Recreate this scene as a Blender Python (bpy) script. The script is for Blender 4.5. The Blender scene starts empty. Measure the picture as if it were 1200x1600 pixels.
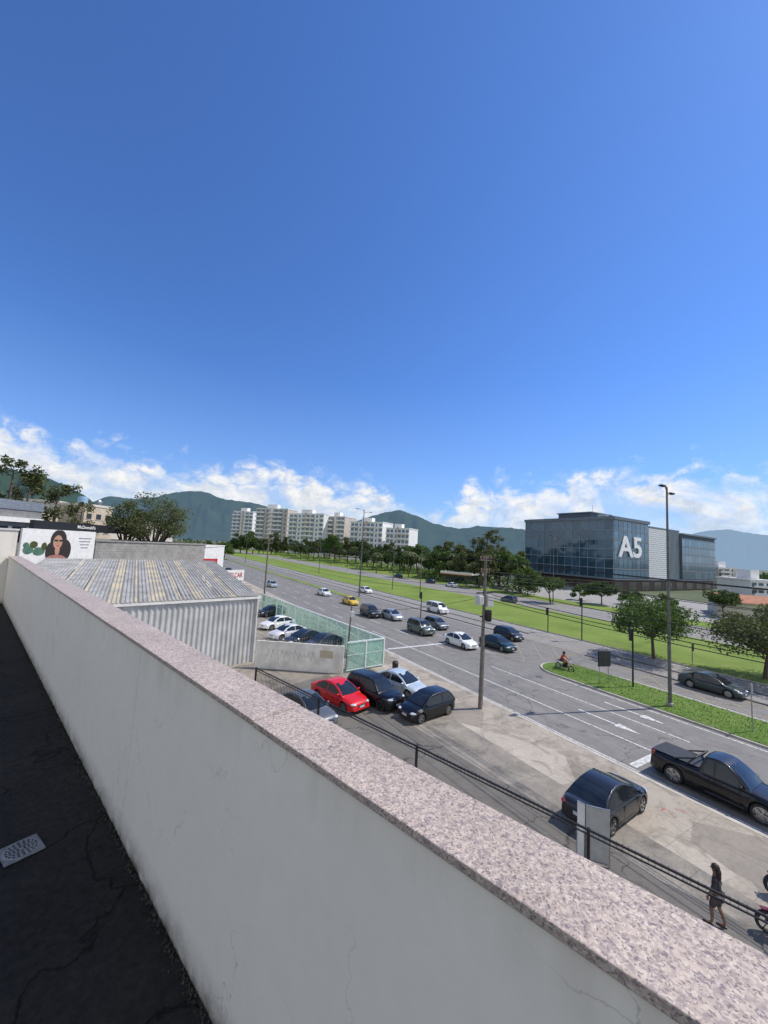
import bpy,bmesh,math,random
from mathutils import Vector, Matrix, noise
from math import sin,cos,pi,atan2,sqrt
R=math.radians
random.seed(7)
sc=bpy.context.scene; COL=sc.collection
# ---------------------------------------------------------------- camera model
H=10.7; FP=600.0
p_,rho=R(5.43),R(3.15)
_X=Vector((1,0,0));_U0=Vector((0,-sin(p_),cos(p_)));FW=Vector((0,cos(p_),sin(p_)))
RT=_X*cos(rho)+_U0*sin(rho); UP=-_X*sin(rho)+_U0*cos(rho)
def ray(px,py): return RT*((px-600)/FP)-UP*((py-800)/FP)+FW
def G(px,py,h=0.0):
    r=ray(px,py); k=(h-H)/r.z
    return Vector((r.x*k,r.y*k,h))
def hor(px): return 857+.055*(px-600)
def D(px,d,z=0.0):
    r=ray(px,hor(px)); v=Vector((r.x,r.y,0)).normalized()*d; v.z=z; return v
def zat(P,py):
    b=(py-800)/FP; d=Vector((P.x,P.y,-H))
    return (-(UP.dot(d))-b*FW.dot(d))/(UP.z+b*FW.z)
u=Vector((-.515,.857,0)).normalized(); v=Vector((u.y,-u.x,0))
w=Vector((-.736,.677,0)).normalized(); n=Vector((w.y,-w.x,0))
def ST(s,t,z=0.0):
    q=u*s+v*t; q.z=z; return q
AV=atan2(v.y,v.x); AW=atan2(w.y,w.x); AN=atan2(n.y,n.x)
A_SOUTH=atan2(-u.y,-u.x); A_NORTH=atan2(u.y,u.x)
cd=bpy.data.cameras.new('camera'); co=bpy.data.objects.new('camera',cd); COL.objects.link(co)
cd.sensor_fit='VERTICAL'; cd.sensor_height=36; cd.sensor_width=27; cd.lens=36*FP/1600
cd.clip_start=.05; cd.clip_end=30000
M4=Matrix((RT,UP,-FW)).transposed().to_4x4(); M4.translation=Vector((0,0,H)); co.matrix_world=M4
sc.camera=co
sc.view_settings.view_transform='Standard'; sc.view_settings.look='None'; sc.view_settings.exposure=0
# ---------------------------------------------------------------- materials
def nt(name):
    m=bpy.data.materials.new(name); m.use_nodes=True
    t=m.node_tree; b=t.nodes['Principled BSDF']; return m,t,b
def N(t,kind,**kw):
    x=t.nodes.new(kind)
    for k,val in kw.items():
        if k in x.inputs: x.inputs[k].default_value=val
        else: setattr(x,k,val)
    return x
def ramp(t,src,stops,interp='LINEAR'):
    r=t.nodes.new('ShaderNodeValToRGB'); r.color_ramp.interpolation=interp
    e=r.color_ramp.elements
    while len(e)<len(stops): e.new(.5)
    for i,(pos,c) in enumerate(stops):
        e[i].position=pos
        if not hasattr(c,'__len__'): c=(c,c,c)
        e[i].color=(c[0],c[1],c[2],1)
    t.links.new(src,r.inputs[0]); return r.outputs[0]
def mixc(t,fac,a,b,mode='MIX'):
    m=t.nodes.new('ShaderNodeMix'); m.data_type='RGBA'; m.blend_type=mode
    for i,val in ((0,fac),(6,a),(7,b)):
        if isinstance(val,(int,float)): m.inputs[i].default_value=val
        elif isinstance(val,(tuple,list)): m.inputs[i].default_value=(val[0],val[1],val[2],1)
        else: t.links.new(val,m.inputs[i])
    return m.outputs[2]
def mth(t,op,a,b=0.0,c=0.0,clamp=False):
    m=t.nodes.new('ShaderNodeMath'); m.operation=op; m.use_clamp=clamp
    for i,val in enumerate((a,b,c)):
        if isinstance(val,(int,float)): m.inputs[i].default_value=val
        else: t.links.new(val,m.inputs[i])
    return m.outputs[0]
def coords(t,kind='Object',scale=None):
    tc=t.nodes.new('ShaderNodeTexCoord'); o=tc.outputs[kind]
    if scale:
        mp=t.nodes.new('ShaderNodeMapping'); mp.inputs['Scale'].default_value=scale; t.links.new(o,mp.inputs[0]); o=mp.outputs[0]
    return o
def noi(t,vec,scale,detail=4,rough=.55,dist=0):
    x=N(t,'ShaderNodeTexNoise',Scale=scale,Detail=detail,Roughness=rough,Distortion=dist); t.links.new(vec,x.inputs['Vector']); return x.outputs['Fac']
def bump(t,b,h,strength=.3,dist=.02):
    x=N(t,'ShaderNodeBump',Strength=strength,Distance=dist); t.links.new(h,x.inputs['Height']); t.links.new(x.outputs[0],b.inputs['Normal'])
def pm(name,c1,c2=None,scale=4,rough=.7,metal=0,coat=0,bmp=0,lo=.35,hi=.65,detail=4,spec=.5):
    m,t,b=nt(name)
    if c2 is None: c2=tuple(x*.8 for x in c1)
    o=coords(t); f=noi(t,o,scale,detail)
    c=ramp(t,f,[(lo,c1),(hi,c2)]); t.links.new(c,b.inputs['Base Color'])
    b.inputs['Roughness'].default_value=rough; b.inputs['Metallic'].default_value=metal; b.inputs['Specular IOR Level'].default_value=spec
    b.inputs['Coat Weight'].default_value=coat; b.inputs['Coat Roughness'].default_value=.04
    if bmp: bump(t,b,f,bmp,.02)
    return m
def paint(name,c,metal=.0,rough=.35): return pm(name,c,tuple(x*.9+.001 for x in c),2.0,rough,metal,.65,spec=.25)
m_glassc=pm('car_glass',(.012,.016,.02),(.02,.025,.03),2,.05,0,.3)
m_tyre=pm('tyre_rubber',(.018,.018,.018),(.03,.03,.03),9,.85)
m_rim=pm('rim_alloy',(.45,.46,.47),(.36,.36,.37),9,.3,.9)
m_rimd=pm('rim_dark',(.08,.08,.085),(.05,.05,.05),9,.35,.8)
m_black=pm('black_plastic',(.015,.015,.016),(.03,.03,.03),6,.55)
m_seam=pm('seam_dark',(.006,.006,.006),(.01,.01,.01),6,.8)
m_head=pm('headlight_lens',(.75,.78,.8),(.5,.52,.55),20,.1,.2,1)
m_tail=pm('tail_lens',(.35,.012,.012),(.2,.008,.008),20,.15,0,1)
m_plate=pm('plate_white',(.6,.6,.58),(.5,.5,.5),20,.4)
m_chrome=pm('chrome',(.6,.6,.6),(.5,.5,.5),8,.15,1)
m_conc=pm('concrete',(.33,.31,.285),(.22,.21,.195),3,.9,bmp=.3)
m_concl=pm('pole_concrete',(.20,.18,.155),(.12,.108,.094),3,.9,bmp=.2)
m_kerb=pm('kerb_concrete',(.52,.48,.42),(.34,.31,.27),1.2,.9,bmp=.2)
m_white=pm('white_paint',(.82,.80,.75),(.70,.68,.64),2,.55)
m_steel=pm('galvanised_steel',(.42,.43,.44),(.3,.31,.32),5,.4,.7)
m_dkmetal=pm('dark_metal',(.035,.037,.04),(.02,.02,.022),5,.45,.3)
m_pole_g=pm('lamp_pole_grey',(.16,.16,.155),(.10,.10,.098),4,.5,.3)
m_fence=pm('black_iron',(.012,.012,.013),(.03,.026,.024),12,.45,.3)
m_wire=pm('cable_black',(.015,.015,.015),(.02,.02,.02),4,.7)
m_red=pm('red_letters',(.55,.02,.02),(.45,.02,.02),4,.5)
def sky_leaf(name,a,b_,c):
    m,t,b=nt(name); o=coords(t); f=noi(t,o,.9,2); g=noi(t,o,6,1)
    c1=ramp(t,f,[(.3,a),(.5,b_),(.72,c)]); c2=mixc(t,.45,c1,ramp(t,g,[(.3,a),(.7,c)]))
    t.links.new(c2,b.inputs['Base Color']); b.inputs['Roughness'].default_value=.65; b.inputs['Specular IOR Level'].default_value=.3
    tr=N(t,'ShaderNodeBsdfTranslucent'); t.links.new(c2,tr.inputs[0]); mx=N(t,'ShaderNodeMixShader'); mx.inputs[0].default_value=.3
    t.links.new(b.outputs[0],mx.inputs[1]); t.links.new(tr.outputs[0],mx.inputs[2]); t.links.new(mx.outputs[0],t.nodes['Material Output'].inputs[0]); return m
m_leaf=sky_leaf('leaves_green',(.035,.075,.016),(.08,.145,.03),(.15,.22,.055))
m_leafd=sky_leaf('leaves_dark',(.022,.05,.014),(.055,.095,.025),(.11,.155,.045))
m_leafo=sky_leaf('leaves_olive',(.05,.065,.025),(.10,.125,.045),(.17,.19,.075))
m_bark=pm('bark',(.14,.105,.08),(.07,.055,.04),6,.9,bmp=.5)
def asphalt(name,base,crk=.45):
    m,t,b=nt(name); o=coords(t)
    mp=N(t,'ShaderNodeMapping'); mp.inputs['Rotation'].default_value=(0,0,-AV); t.links.new(o,mp.inputs[0])
    ms=N(t,'ShaderNodeMapping'); ms.inputs['Scale'].default_value=(1.0,.035,1); t.links.new(mp.outputs[0],ms.inputs[0])
    big=noi(t,o,.12,5,.6); fine=noi(t,o,9,4,.7); lane=noi(t,ms.outputs[0],1.1,4,.6); md=noi(t,o,1.1,6,.7,.5)
    c=ramp(t,big,[(.3,tuple(x*.8 for x in base)),(.7,tuple(x*1.15 for x in base))])
    c=mixc(t,.4,c,ramp(t,lane,[(.35,tuple(x*.55 for x in base)),(.65,tuple(x*1.4 for x in base))]))
    c=mixc(t,.3,c,ramp(t,fine,[(.3,tuple(x*.5 for x in base)),(.7,tuple(x*1.5 for x in base))]))
    c=mixc(t,.25,c,ramp(t,md,[(.35,tuple(x*.5 for x in base)),(.65,tuple(x*1.5 for x in base))]))
    vo=N(t,'ShaderNodeTexVoronoi',Scale=.16,feature='DISTANCE_TO_EDGE')
    dn=N(t,'ShaderNodeTexNoise',Scale=.8,Detail=5); t.links.new(o,dn.inputs['Vector'])
    ad=N(t,'ShaderNodeVectorMath',operation='MULTIPLY_ADD'); t.links.new(dn.outputs['Color'],ad.inputs[0]); ad.inputs[1].default_value=(2.2,2.2,0); t.links.new(o,ad.inputs[2]); t.links.new(ad.outputs[0],vo.inputs['Vector'])
    cr=ramp(t,vo.outputs['Distance'],[(0,crk),(.007,1)])
    c=mixc(t,1.0,c,cr,'MULTIPLY')
    t.links.new(c,b.inputs['Base Color']); b.inputs['Roughness'].default_value=.85
    bump(t,b,fine,.25,.01); return m
m_asph=asphalt('asphalt',(.185,.174,.16))
m_asph2=asphalt('asphalt_light',(.22,.208,.19))
m_asph3=asphalt('asphalt_worn_lot',(.135,.122,.103),.3)
def lotmat():
    m,t,b=nt('lot_concrete'); o=coords(t)
    big=noi(t,o,.22,6,.62,.6); mid=noi(t,o,1.3,6,.65); fine=noi(t,o,12,4,.7)
    c=ramp(t,big,[(.32,(.15,.132,.108)),(.48,(.24,.21,.17)),(.66,(.36,.31,.24))])
    c=mixc(t,.5,c,ramp(t,mid,[(.3,(.12,.108,.09)),(.7,(.38,.33,.265))]))
    c=mixc(t,.3,c,ramp(t,fine,[(.3,(.10,.095,.085)),(.7,(.42,.38,.32))]))
    stn=ramp(t,noi(t,o,.45,7,.7,1.0),[(.47,0),(.64,.75)]); c=mixc(t,stn,c,(.085,.077,.067))
    mp=N(t,'ShaderNodeMapping'); mp.inputs['Rotation'].default_value=(0,0,-AV); t.links.new(o,mp.inputs[0])
    br=N(t,'ShaderNodeTexBrick',Scale=1.0); br.offset=0; br.inputs['Brick Width'].default_value=3.2; br.inputs['Row Height'].default_value=3.2; br.inputs['Mortar Size'].default_value=.018
    t.links.new(mp.outputs[0],br.inputs['Vector'])
    c=mixc(t,mth(t,'MULTIPLY',br.outputs['Fac'],.4),c,(.09,.08,.07))
    t.links.new(c,b.inputs['Base Color']); b.inputs['Roughness'].default_value=.9; bump(t,b,mid,.3,.02); return m
m_lot=lotmat()
def walkmat():
    m,t,b=nt('pavement_concrete'); o=coords(t)
    f=noi(t,o,.5,8,.65,.4); g=noi(t,o,7,5,.7)
    c=ramp(t,f,[(.3,(.24,.205,.16)),(.5,(.36,.31,.245)),(.7,(.47,.405,.32))]); c=mixc(t,.35,c,ramp(t,g,[(.3,(.15,.13,.11)),(.7,(.5,.44,.36))]))
    # broken slabs: whole cells repaired in other tones
    mp=N(t,'ShaderNodeMapping'); mp.inputs['Rotation'].default_value=(0,0,-AV); t.links.new(o,mp.inputs[0])
    vo=N(t,'ShaderNodeTexVoronoi',Scale=.45); t.links.new(mp.outputs[0],vo.inputs['Vector']); s_=N(t,'ShaderNodeSeparateColor'); t.links.new(vo.outputs['Color'],s_.inputs[0])
    c=mixc(t,ramp(t,s_.outputs[0],[(0,.5),(.3,.5),(.32,0)],'CONSTANT'),c,(.17,.15,.125))
    c=mixc(t,ramp(t,s_.outputs[1],[(0,.4),(.2,.4),(.22,0)],'CONSTANT'),c,(.50,.44,.36))
    stn=ramp(t,noi(t,o,.6,7,.7,1.2),[(.50,0),(.66,.6)]); c=mixc(t,stn,c,(.13,.112,.09))
    br=N(t,'ShaderNodeTexBrick',Scale=1.0); br.offset=0; br.inputs['Brick Width'].default_value=2.2; br.inputs['Row Height'].default_value=2.5; br.inputs['Mortar Size'].default_value=.015
    t.links.new(mp.outputs[0],br.inputs['Vector']); c=mixc(t,mth(t,'MULTIPLY',br.outputs['Fac'],.4),c,(.12,.105,.09))
    t.links.new(c,b.inputs['Base Color']); b.inputs['Roughness'].default_value=.9; bump(t,b,g,.2,.01); return m
m_walk=walkmat()
def grassmat(name,a,b_,c,dry=.4):
    m,t,b=nt(name); o=coords(t); f=noi(t,o,.14,6,.65); g=noi(t,o,3.5,6,.75); hgt=noi(t,o,14,3,.7)
    c1=ramp(t,f,[(.3,a),(.5,b_),(.7,c)]); c1=mixc(t,.35,c1,ramp(t,g,[(.3,a),(.7,c)]))
    c1=mixc(t,mth(t,'MULTIPLY',ramp(t,noi(t,o,.5,6,.7),[(.54,0),(.72,1)]),dry),c1,(.27,.22,.10))
    t.links.new(c1,b.inputs['Base Color']); b.inputs['Roughness'].default_value=.9; b.inputs['Specular IOR Level'].default_value=.2; bump(t,b,hgt,.5,.05); return m
m_grass=grassmat('grass',(.095,.15,.02),(.155,.225,.035),(.22,.28,.06),.55)
m_grassd=grassmat('grass_verge',(.055,.11,.018),(.10,.175,.03),(.155,.23,.045),.25)
def groundmat():
    m,t,b=nt('far_ground'); o=coords(t); f=noi(t,o,.01,8,.7)
    c=ramp(t,f,[(.35,(.05,.08,.03)),(.5,(.11,.12,.07)),(.62,(.24,.23,.2))]); t.links.new(c,b.inputs['Base Color']); b.inputs['Roughness'].default_value=1; return m
m_ground=groundmat()
def roadpaint(name,c,lo=.36,base=(.18,.175,.17)):
    m,t,b=nt(name); o=coords(t); f=noi(t,o,5,6,.75)
    cc=ramp(t,f,[(lo,base),(lo+.14,c)]); t.links.new(cc,b.inputs['Base Color']); b.inputs['Roughness'].default_value=.7; return m
m_line=roadpaint('road_paint_white',(.64,.63,.60),.38); m_yel=roadpaint('road_paint_yellow',(.38,.31,.15),.42)
def granite():
    m,t,b=nt('granite'); o=coords(t)
    dn=N(t,'ShaderNodeTexNoise',Scale=130.0,Detail=2); t.links.new(o,dn.inputs['Vector'])
    ad=N(t,'ShaderNodeVectorMath',operation='MULTIPLY_ADD'); t.links.new(dn.outputs['Color'],ad.inputs[0]); ad.inputs[1].default_value=(.013,.013,.013); t.links.new(o,ad.inputs[2])
    def vor(s):
        v1=N(t,'ShaderNodeTexVoronoi',Scale=s); t.links.new(ad.outputs[0],v1.inputs['Vector']); s1=N(t,'ShaderNodeSeparateColor'); t.links.new(v1.outputs['Color'],s1.inputs[0]); return s1
    a=vor(185.0); d=vor(100.0); e=vor(260.0)
    c1=ramp(t,a.outputs[0],[(0,(.22,.175,.17)),(.25,(.36,.285,.245)),(.5,(.47,.375,.305)),(.8,(.57,.47,.385)),(1,(.68,.59,.50))])
    c2=ramp(t,d.outputs[1],[(0,(.22,.18,.195)),(.22,(.35,.28,.26)),(.45,(.48,.385,.315)),(1,(.59,.49,.405))])
    c=mixc(t,.42,c1,c2)
    dk=mth(t,'MULTIPLY',ramp(t,e.outputs[2],[(.0,1),(.13,1),(.15,0)],'CONSTANT'),.65); c=mixc(t,dk,c,(.11,.09,.10))
    big=noi(t,o,3,5,.6); c=mixc(t,.4,c,mixc(t,1.0,c,ramp(t,big,[(.3,.65),(.7,1.1)]),'MULTIPLY'))
    t.links.new(c,b.inputs['Base Color']); b.inputs['Roughness'].default_value=.5; b.inputs['Specular IOR Level'].default_value=.3; bump(t,b,a.outputs[1],.05,.002); return m
m_gran=granite()
def parwall():
    m,t,b=nt('parapet_paint'); o=coords(t)
    f=noi(t,o,1.3,6,.6); g=noi(t,o,14,5,.6)
    c=ramp(t,f,[(.3,(.82,.755,.655)),(.7,(.88,.82,.72))]); c=mixc(t,.12,c,ramp(t,g,[(.3,(.62,.57,.49)),(.7,(.88,.83,.74))]))
    sx=N(t,'ShaderNodeSeparateXYZ'); t.links.new(o,sx.inputs[0])
    st=noi(t,coords(t,'Object',(7,7,.5)),1.0,5,.6)
    low=mth(t,'SUBTRACT',1.0,mth(t,'DIVIDE',sx.outputs[2],.16),clamp=True)
    dirt=mth(t,'MULTIPLY',mth(t,'POWER',low,1.5),ramp(t,noi(t,o,9,5,.7),[(.3,.3),(.6,1)]))
    c=mixc(t,dirt,c,(.12,.10,.07))
    c=mixc(t,ramp(t,st,[(.6,0),(.85,.10)]),c,(.5,.45,.37))
    top=mth(t,'MULTIPLY',ramp(t,sx.outputs[2],[(.9,0),(1.07,1)]),ramp(t,st,[(.45,0),(.7,.22)])); c=mixc(t,top,c,(.42,.38,.31))
    vo=N(t,'ShaderNodeTexVoronoi',Scale=1.5,feature='DISTANCE_TO_EDGE'); dn=N(t,'ShaderNodeTexNoise',Scale=4.0,Detail=6); t.links.new(o,dn.inputs['Vector'])
    ad=N(t,'ShaderNodeVectorMath',operation='MULTIPLY_ADD'); t.links.new(dn.outputs['Color'],ad.inputs[0]); ad.inputs[1].default_value=(.5,.5,.5); t.links.new(o,ad.inputs[2]); t.links.new(ad.outputs[0],vo.inputs['Vector'])
    cr=mth(t,'MULTIPLY',ramp(t,vo.outputs['Distance'],[(0,1),(.0045,0)]),ramp(t,noi(t,o,1.7,2),[(.46,0),(.6,.6)]))
    c=mixc(t,cr,c,(.38,.34,.28)); t.links.new(c,b.inputs['Base Color']); b.inputs['Roughness'].default_value=.75; bump(t,b,g,.12,.004); return m
m_pwall=parwall()
def terfloor():
    m,t,b=nt('terrace_bitumen'); o=coords(t); f=noi(t,o,1.6,8,.7,.5); g=noi(t,o,26,6,.75)
    c=ramp(t,f,[(.3,(.012,.0115,.011)),(.55,(.024,.022,.02)),(.75,(.046,.041,.034))]); c=mixc(t,.4,c,ramp(t,g,[(.35,(.006,.006,.006)),(.75,(.07,.063,.053))]))
    vo=N(t,'ShaderNodeTexVoronoi',Scale=1.5,feature='DISTANCE_TO_EDGE'); dn=N(t,'ShaderNodeTexNoise',Scale=3.0,Detail=5); t.links.new(o,dn.inputs['Vector'])
    ad=N(t,'ShaderNodeVectorMath',operation='MULTIPLY_ADD'); t.links.new(dn.outputs['Color'],ad.inputs[0]); ad.inputs[1].default_value=(.5,.5,.5); t.links.new(o,ad.inputs[2]); t.links.new(ad.outputs[0],vo.inputs['Vector'])
    cr=ramp(t,vo.outputs['Distance'],[(0,0),(.02,1)]); c=mixc(t,1.0,c,ramp(t,cr,[(0,.35),(1,1)]),'MULTIPLY')
    t.links.new(c,b.inputs['Base Color']); b.inputs['Roughness'].default_value=.85; b.inputs['Specular IOR Level'].default_value=.15
    hh=mth(t,'ADD',mth(t,'MULTIPLY',f,2.0),mth(t,'ADD',g,cr)); bump(t,b,hh,.6,.012); return m
m_tfloor=terfloor()
# ---------------------------------------------------------------- mesh builder
class MB:
    def __init__(s): s.bm=bmesh.new()
    def poly(s,pts,flip=False):
        vs=[s.bm.verts.new(q) for q in pts]
        if flip: vs.reverse()
        return s.bm.faces.new(vs)
    def box(s,c,d,rz=0,rot=None):
        m=Matrix.Translation(Vector(c))@(rot.to_4x4() if rot else Matrix.Rotation(rz,4,'Z'))@Matrix.Diagonal((d[0],d[1],d[2],1))
        bmesh.ops.create_cube(s.bm,size=1,matrix=m); return s
    def b2(s,x0,x1,y0,y1,z0,z1): return s.box(((x0+x1)/2,(y0+y1)/2,(z0+z1)/2),(abs(x1-x0),abs(y1-y0),abs(z1-z0)))
    def tube(s,pts,rad,k=8,cap=True):
        pts=[Vector(q) for q in pts]
        if not hasattr(rad,'__len__'): rad=[rad]*len(pts)
        rings=[]
        for i,q in enumerate(pts):
            d=(pts[min(i+1,len(pts)-1)]-pts[max(i-1,0)]).normalized()
            a=d.cross(Vector((0,0,1)));
            if a.length<.05: a=d.cross(Vector((1,0,0)))
            a.normalize(); b=d.cross(a)
            rings.append([s.bm.verts.new(q+(a*cos(2*pi*j/k)+b*sin(2*pi*j/k))*rad[i]) for j in range(k)])
        for i in range(len(rings)-1):
            for j in range(k):
                s.bm.faces.new((rings[i][j],rings[i][(j+1)%k],rings[i+1][(j+1)%k],rings[i+1][j]))
        if cap:
            s.bm.faces.new(rings[0][::-1]); s.bm.faces.new(rings[-1])
        return s
    def ell(s,c,r,seg=12,rings=8,rz=0):
        m=Matrix.Translation(Vector(c))@Matrix.Rotation(rz,4,'Z')@Matrix.Diagonal((r[0],r[1],r[2],1))
        bmesh.ops.create_uvsphere(s.bm,u_segments=seg,v_segments=rings,radius=1,matrix=m); return s
    def lathe(s,prof,axis='Y',k=24,c=(0,0,0)):
        c=Vector(c); rings=[]
        for (r,h) in prof:
            ring=[]
            for j in range(k):
                a=2*pi*j/k
                q=Vector((r*cos(a),h,r*sin(a))) if axis=='Y' else Vector((r*cos(a),r*sin(a),h))
                ring.append(s.bm.verts.new(q+c))
            rings.append(ring)
        for i in range(len(rings)-1):
            for j in range(k):
                s.bm.faces.new((rings[i][j],rings[i][(j+1)%k],rings[i+1][(j+1)%k],rings[i+1][j]))
        return s
    def build(s,name,mat,parent=None,smooth=0,bevel=0,loc=None,rz=None,recalc=True,seg=2):
        if recalc: bmesh.ops.recalc_face_normals(s.bm,faces=s.bm.faces)
        if smooth:
            for f in s.bm.faces: f.smooth=True
            for e in s.bm.edges:
                if len(e.link_faces)==2 and e.calc_face_angle(0)>R(smooth): e.smooth=False
        me=bpy.data.meshes.new(name); s.bm.to_mesh(me); s.bm.free()
        if mat: me.materials.append(mat)
        o=bpy.data.objects.new(name,me); COL.objects.link(o)
        if parent: o.parent=parent
        if loc is not None: o.location=loc
        if rz is not None: o.rotation_euler.z=rz
        if bevel:
            b=o.modifiers.new('bevel','BEVEL'); b.width=bevel; b.segments=seg; b.limit_method='ANGLE'
        return o
class LB:   # light list-based builder for foliage
    def __init__(s): s.v=[]; s.f=[]
    def poly(s,pts):
        k=len(s.v); s.v.extend([tuple(q) for q in pts]); s.f.append(tuple(range(k,k+len(pts))))
    def build(s,name,mat,parent=None,recalc=False):
        me=bpy.data.meshes.new(name); me.from_pydata(s.v,[],s.f); me.materials.append(mat); o=bpy.data.objects.new(name,me); COL.objects.link(o)
        if parent: o.parent=parent
        return o
def tag(o,label,cat,group=None):
    o['label']=label; o['category']=cat
    if group: o['group']=group
    return o
def thing(name,label,cat,loc=(0,0,0),rz=0,group=None):
    o=bpy.data.objects.new(name,None); COL.objects.link(o); o.location=loc; o.rotation_euler=(0,0,rz); o.empty_display_size=.3
    return tag(o,label,cat,group)
def struct(o): o['kind']='structure'; return o
def inst(o,parent,loc=None,rz=None,scale=None):
    c=o.copy(); COL.objects.link(c); c.parent=parent
    if loc is not None: c.location=loc
    if rz is not None: c.rotation_euler.z=rz
    if scale is not None: c.scale=scale
    return c
KIDS={}
def dup(root,loc,rz=0,scale=(1,1,1),label=None,group=None,cat=None):
    if root.name not in KIDS: KIDS[root.name]=[(ch,list(ch.children)) for ch in root.children]
    r=root.copy(); COL.objects.link(r); r.location=loc; r.rotation_euler=(0,0,rz); r.scale=scale
    if label: r['label']=label
    if group: r['group']=group
    if cat: r['category']=cat
    for ch,gs in KIDS[root.name]:
        c=ch.copy(); COL.objects.link(c); c.parent=r
        for g in gs:
            d=g.copy(); COL.objects.link(d); d.parent=c
    return r
def text(name,s,size,ext,mat,parent,mw,align='CENTER',sx=1,bold=.012):
    cu=bpy.data.curves.new(name,'FONT'); cu.body=s; cu.size=size; cu.extrude=ext; cu.align_x=align; cu.align_y='CENTER'; cu.offset=size*bold
    o=bpy.data.objects.new(name,cu); COL.objects.link(o); bpy.context.view_layer.update()
    me=bpy.data.meshes.new_from_object(o.evaluated_get(bpy.context.evaluated_depsgraph_get())); bpy.data.objects.remove(o)
    me.materials.clear(); me.materials.append(mat)
    q=bpy.data.objects.new(name,me); COL.objects.link(q); q.parent=parent; q.matrix_local=mw@Matrix.Diagonal((sx,1,1,1)); return q
# ---------------------------------------------------------------- world + sun
az=Vector((.975,.222)).normalized(); EL=R(53)
S=Vector((az.x*cos(EL),az.y*cos(EL),sin(EL)))
wd=bpy.data.worlds.new('World'); sc.world=wd; wd.use_nodes=True; t=wd.node_tree; t.nodes.clear()
out=N(t,'ShaderNodeOutputWorld'); bg=N(t,'ShaderNodeBackground',Strength=.12)
sky=N(t,'ShaderNodeTexSky'); sky.sky_type='NISHITA'; sky.sun_disc=False; sky.sun_elevation=EL; sky.sun_rotation=atan2(az.x,az.y)
sky.altitude=0; sky.air_density=1.0; sky.dust_density=.25; sky.ozone_density=2.0
tint=mixc(t,1.0,sky.outputs[0],(.60,.92,1.45),'MULTIPLY')
t.links.new(tint,bg.inputs[0])
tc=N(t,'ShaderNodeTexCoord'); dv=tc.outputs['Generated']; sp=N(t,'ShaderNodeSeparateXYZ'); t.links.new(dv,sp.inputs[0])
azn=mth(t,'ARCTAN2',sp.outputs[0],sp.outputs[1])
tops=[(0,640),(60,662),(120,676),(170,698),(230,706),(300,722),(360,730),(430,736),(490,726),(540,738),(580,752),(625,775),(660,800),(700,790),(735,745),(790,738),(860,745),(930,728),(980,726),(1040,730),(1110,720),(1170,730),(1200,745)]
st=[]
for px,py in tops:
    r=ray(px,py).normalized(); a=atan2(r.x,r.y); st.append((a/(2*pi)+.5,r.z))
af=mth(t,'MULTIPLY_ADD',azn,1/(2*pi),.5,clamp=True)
T=ramp(t,af,[(0.0,.98),(.15,.85),(.23,.45),(.30,.2)]+st+[(.70,.17),(.8,.35),(.9,.8),(1.0,.98)])  # end stops: unseen cloud cover behind the camera, added as neutral fill light
fl_=N(t,'ShaderNodeMapping'); fl_.inputs['Scale'].default_value=(1,1,1.5); t.links.new(dv,fl_.inputs[0]); dvf=fl_.outputs[0]
dn=N(t,'ShaderNodeTexNoise',Scale=9.0,Detail=6,Roughness=.6); t.links.new(dvf,dn.inputs['Vector'])
ad=N(t,'ShaderNodeVectorMath',operation='MULTIPLY_ADD'); t.links.new(dn.outputs['Color'],ad.inputs[0]); ad.inputs[1].default_value=(.10,.10,.10); t.links.new(dvf,ad.inputs[2])
def vsm(sc_,off=None):
    x=N(t,'ShaderNodeTexVoronoi',Scale=sc_,feature='F1'); src=ad.outputs[0]
    if off:
        o_=N(t,'ShaderNodeVectorMath',operation='ADD'); t.links.new(src,o_.inputs[0]); o_.inputs[1].default_value=off; src=o_.outputs[0]
    t.links.new(src,x.inputs['Vector']); d_=x.outputs['Distance']; return mth(t,'SUBTRACT',.5,mth(t,'MULTIPLY',d_,d_))
def n2f(off=None):
    src=ad.outputs[0]
    if off:
        o_=N(t,'ShaderNodeVectorMath',operation='ADD'); t.links.new(src,o_.inputs[0]); o_.inputs[1].default_value=off; src=o_.outputs[0]
    return noi(t,src,17,8,.62)
n1=noi(t,dv,6,3,.5); n2=n2f(); n2b=n2f((.012,.004,.020)); pf=vsm(24.0); nl=noi(t,dvf,8,6,.65,.4)
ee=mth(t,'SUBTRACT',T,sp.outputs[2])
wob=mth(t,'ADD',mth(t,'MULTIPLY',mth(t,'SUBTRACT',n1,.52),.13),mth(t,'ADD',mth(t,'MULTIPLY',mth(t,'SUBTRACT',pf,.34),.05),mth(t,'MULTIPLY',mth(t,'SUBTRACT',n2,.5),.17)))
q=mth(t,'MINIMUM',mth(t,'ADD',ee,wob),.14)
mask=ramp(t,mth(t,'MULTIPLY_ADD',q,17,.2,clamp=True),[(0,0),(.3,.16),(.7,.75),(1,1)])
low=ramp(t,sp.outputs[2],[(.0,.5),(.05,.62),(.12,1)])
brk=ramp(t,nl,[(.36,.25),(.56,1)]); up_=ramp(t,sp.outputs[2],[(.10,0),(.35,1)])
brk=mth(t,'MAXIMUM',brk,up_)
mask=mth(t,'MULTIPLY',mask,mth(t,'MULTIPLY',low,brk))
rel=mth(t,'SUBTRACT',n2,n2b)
sh=mth(t,'ADD',mth(t,'MULTIPLY',rel,2.2),mth(t,'SUBTRACT',.97,mth(t,'MULTIPLY',q,3.2)),clamp=True)  # cloud light and shade painted in: sunward noise offset, darker deeper below tops
cc=ramp(t,sh,[(0,(.52,.60,.71)),(.4,(.68,.74,.83)),(.75,(.88,.90,.93)),(1,(1,1,.99))])
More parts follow.
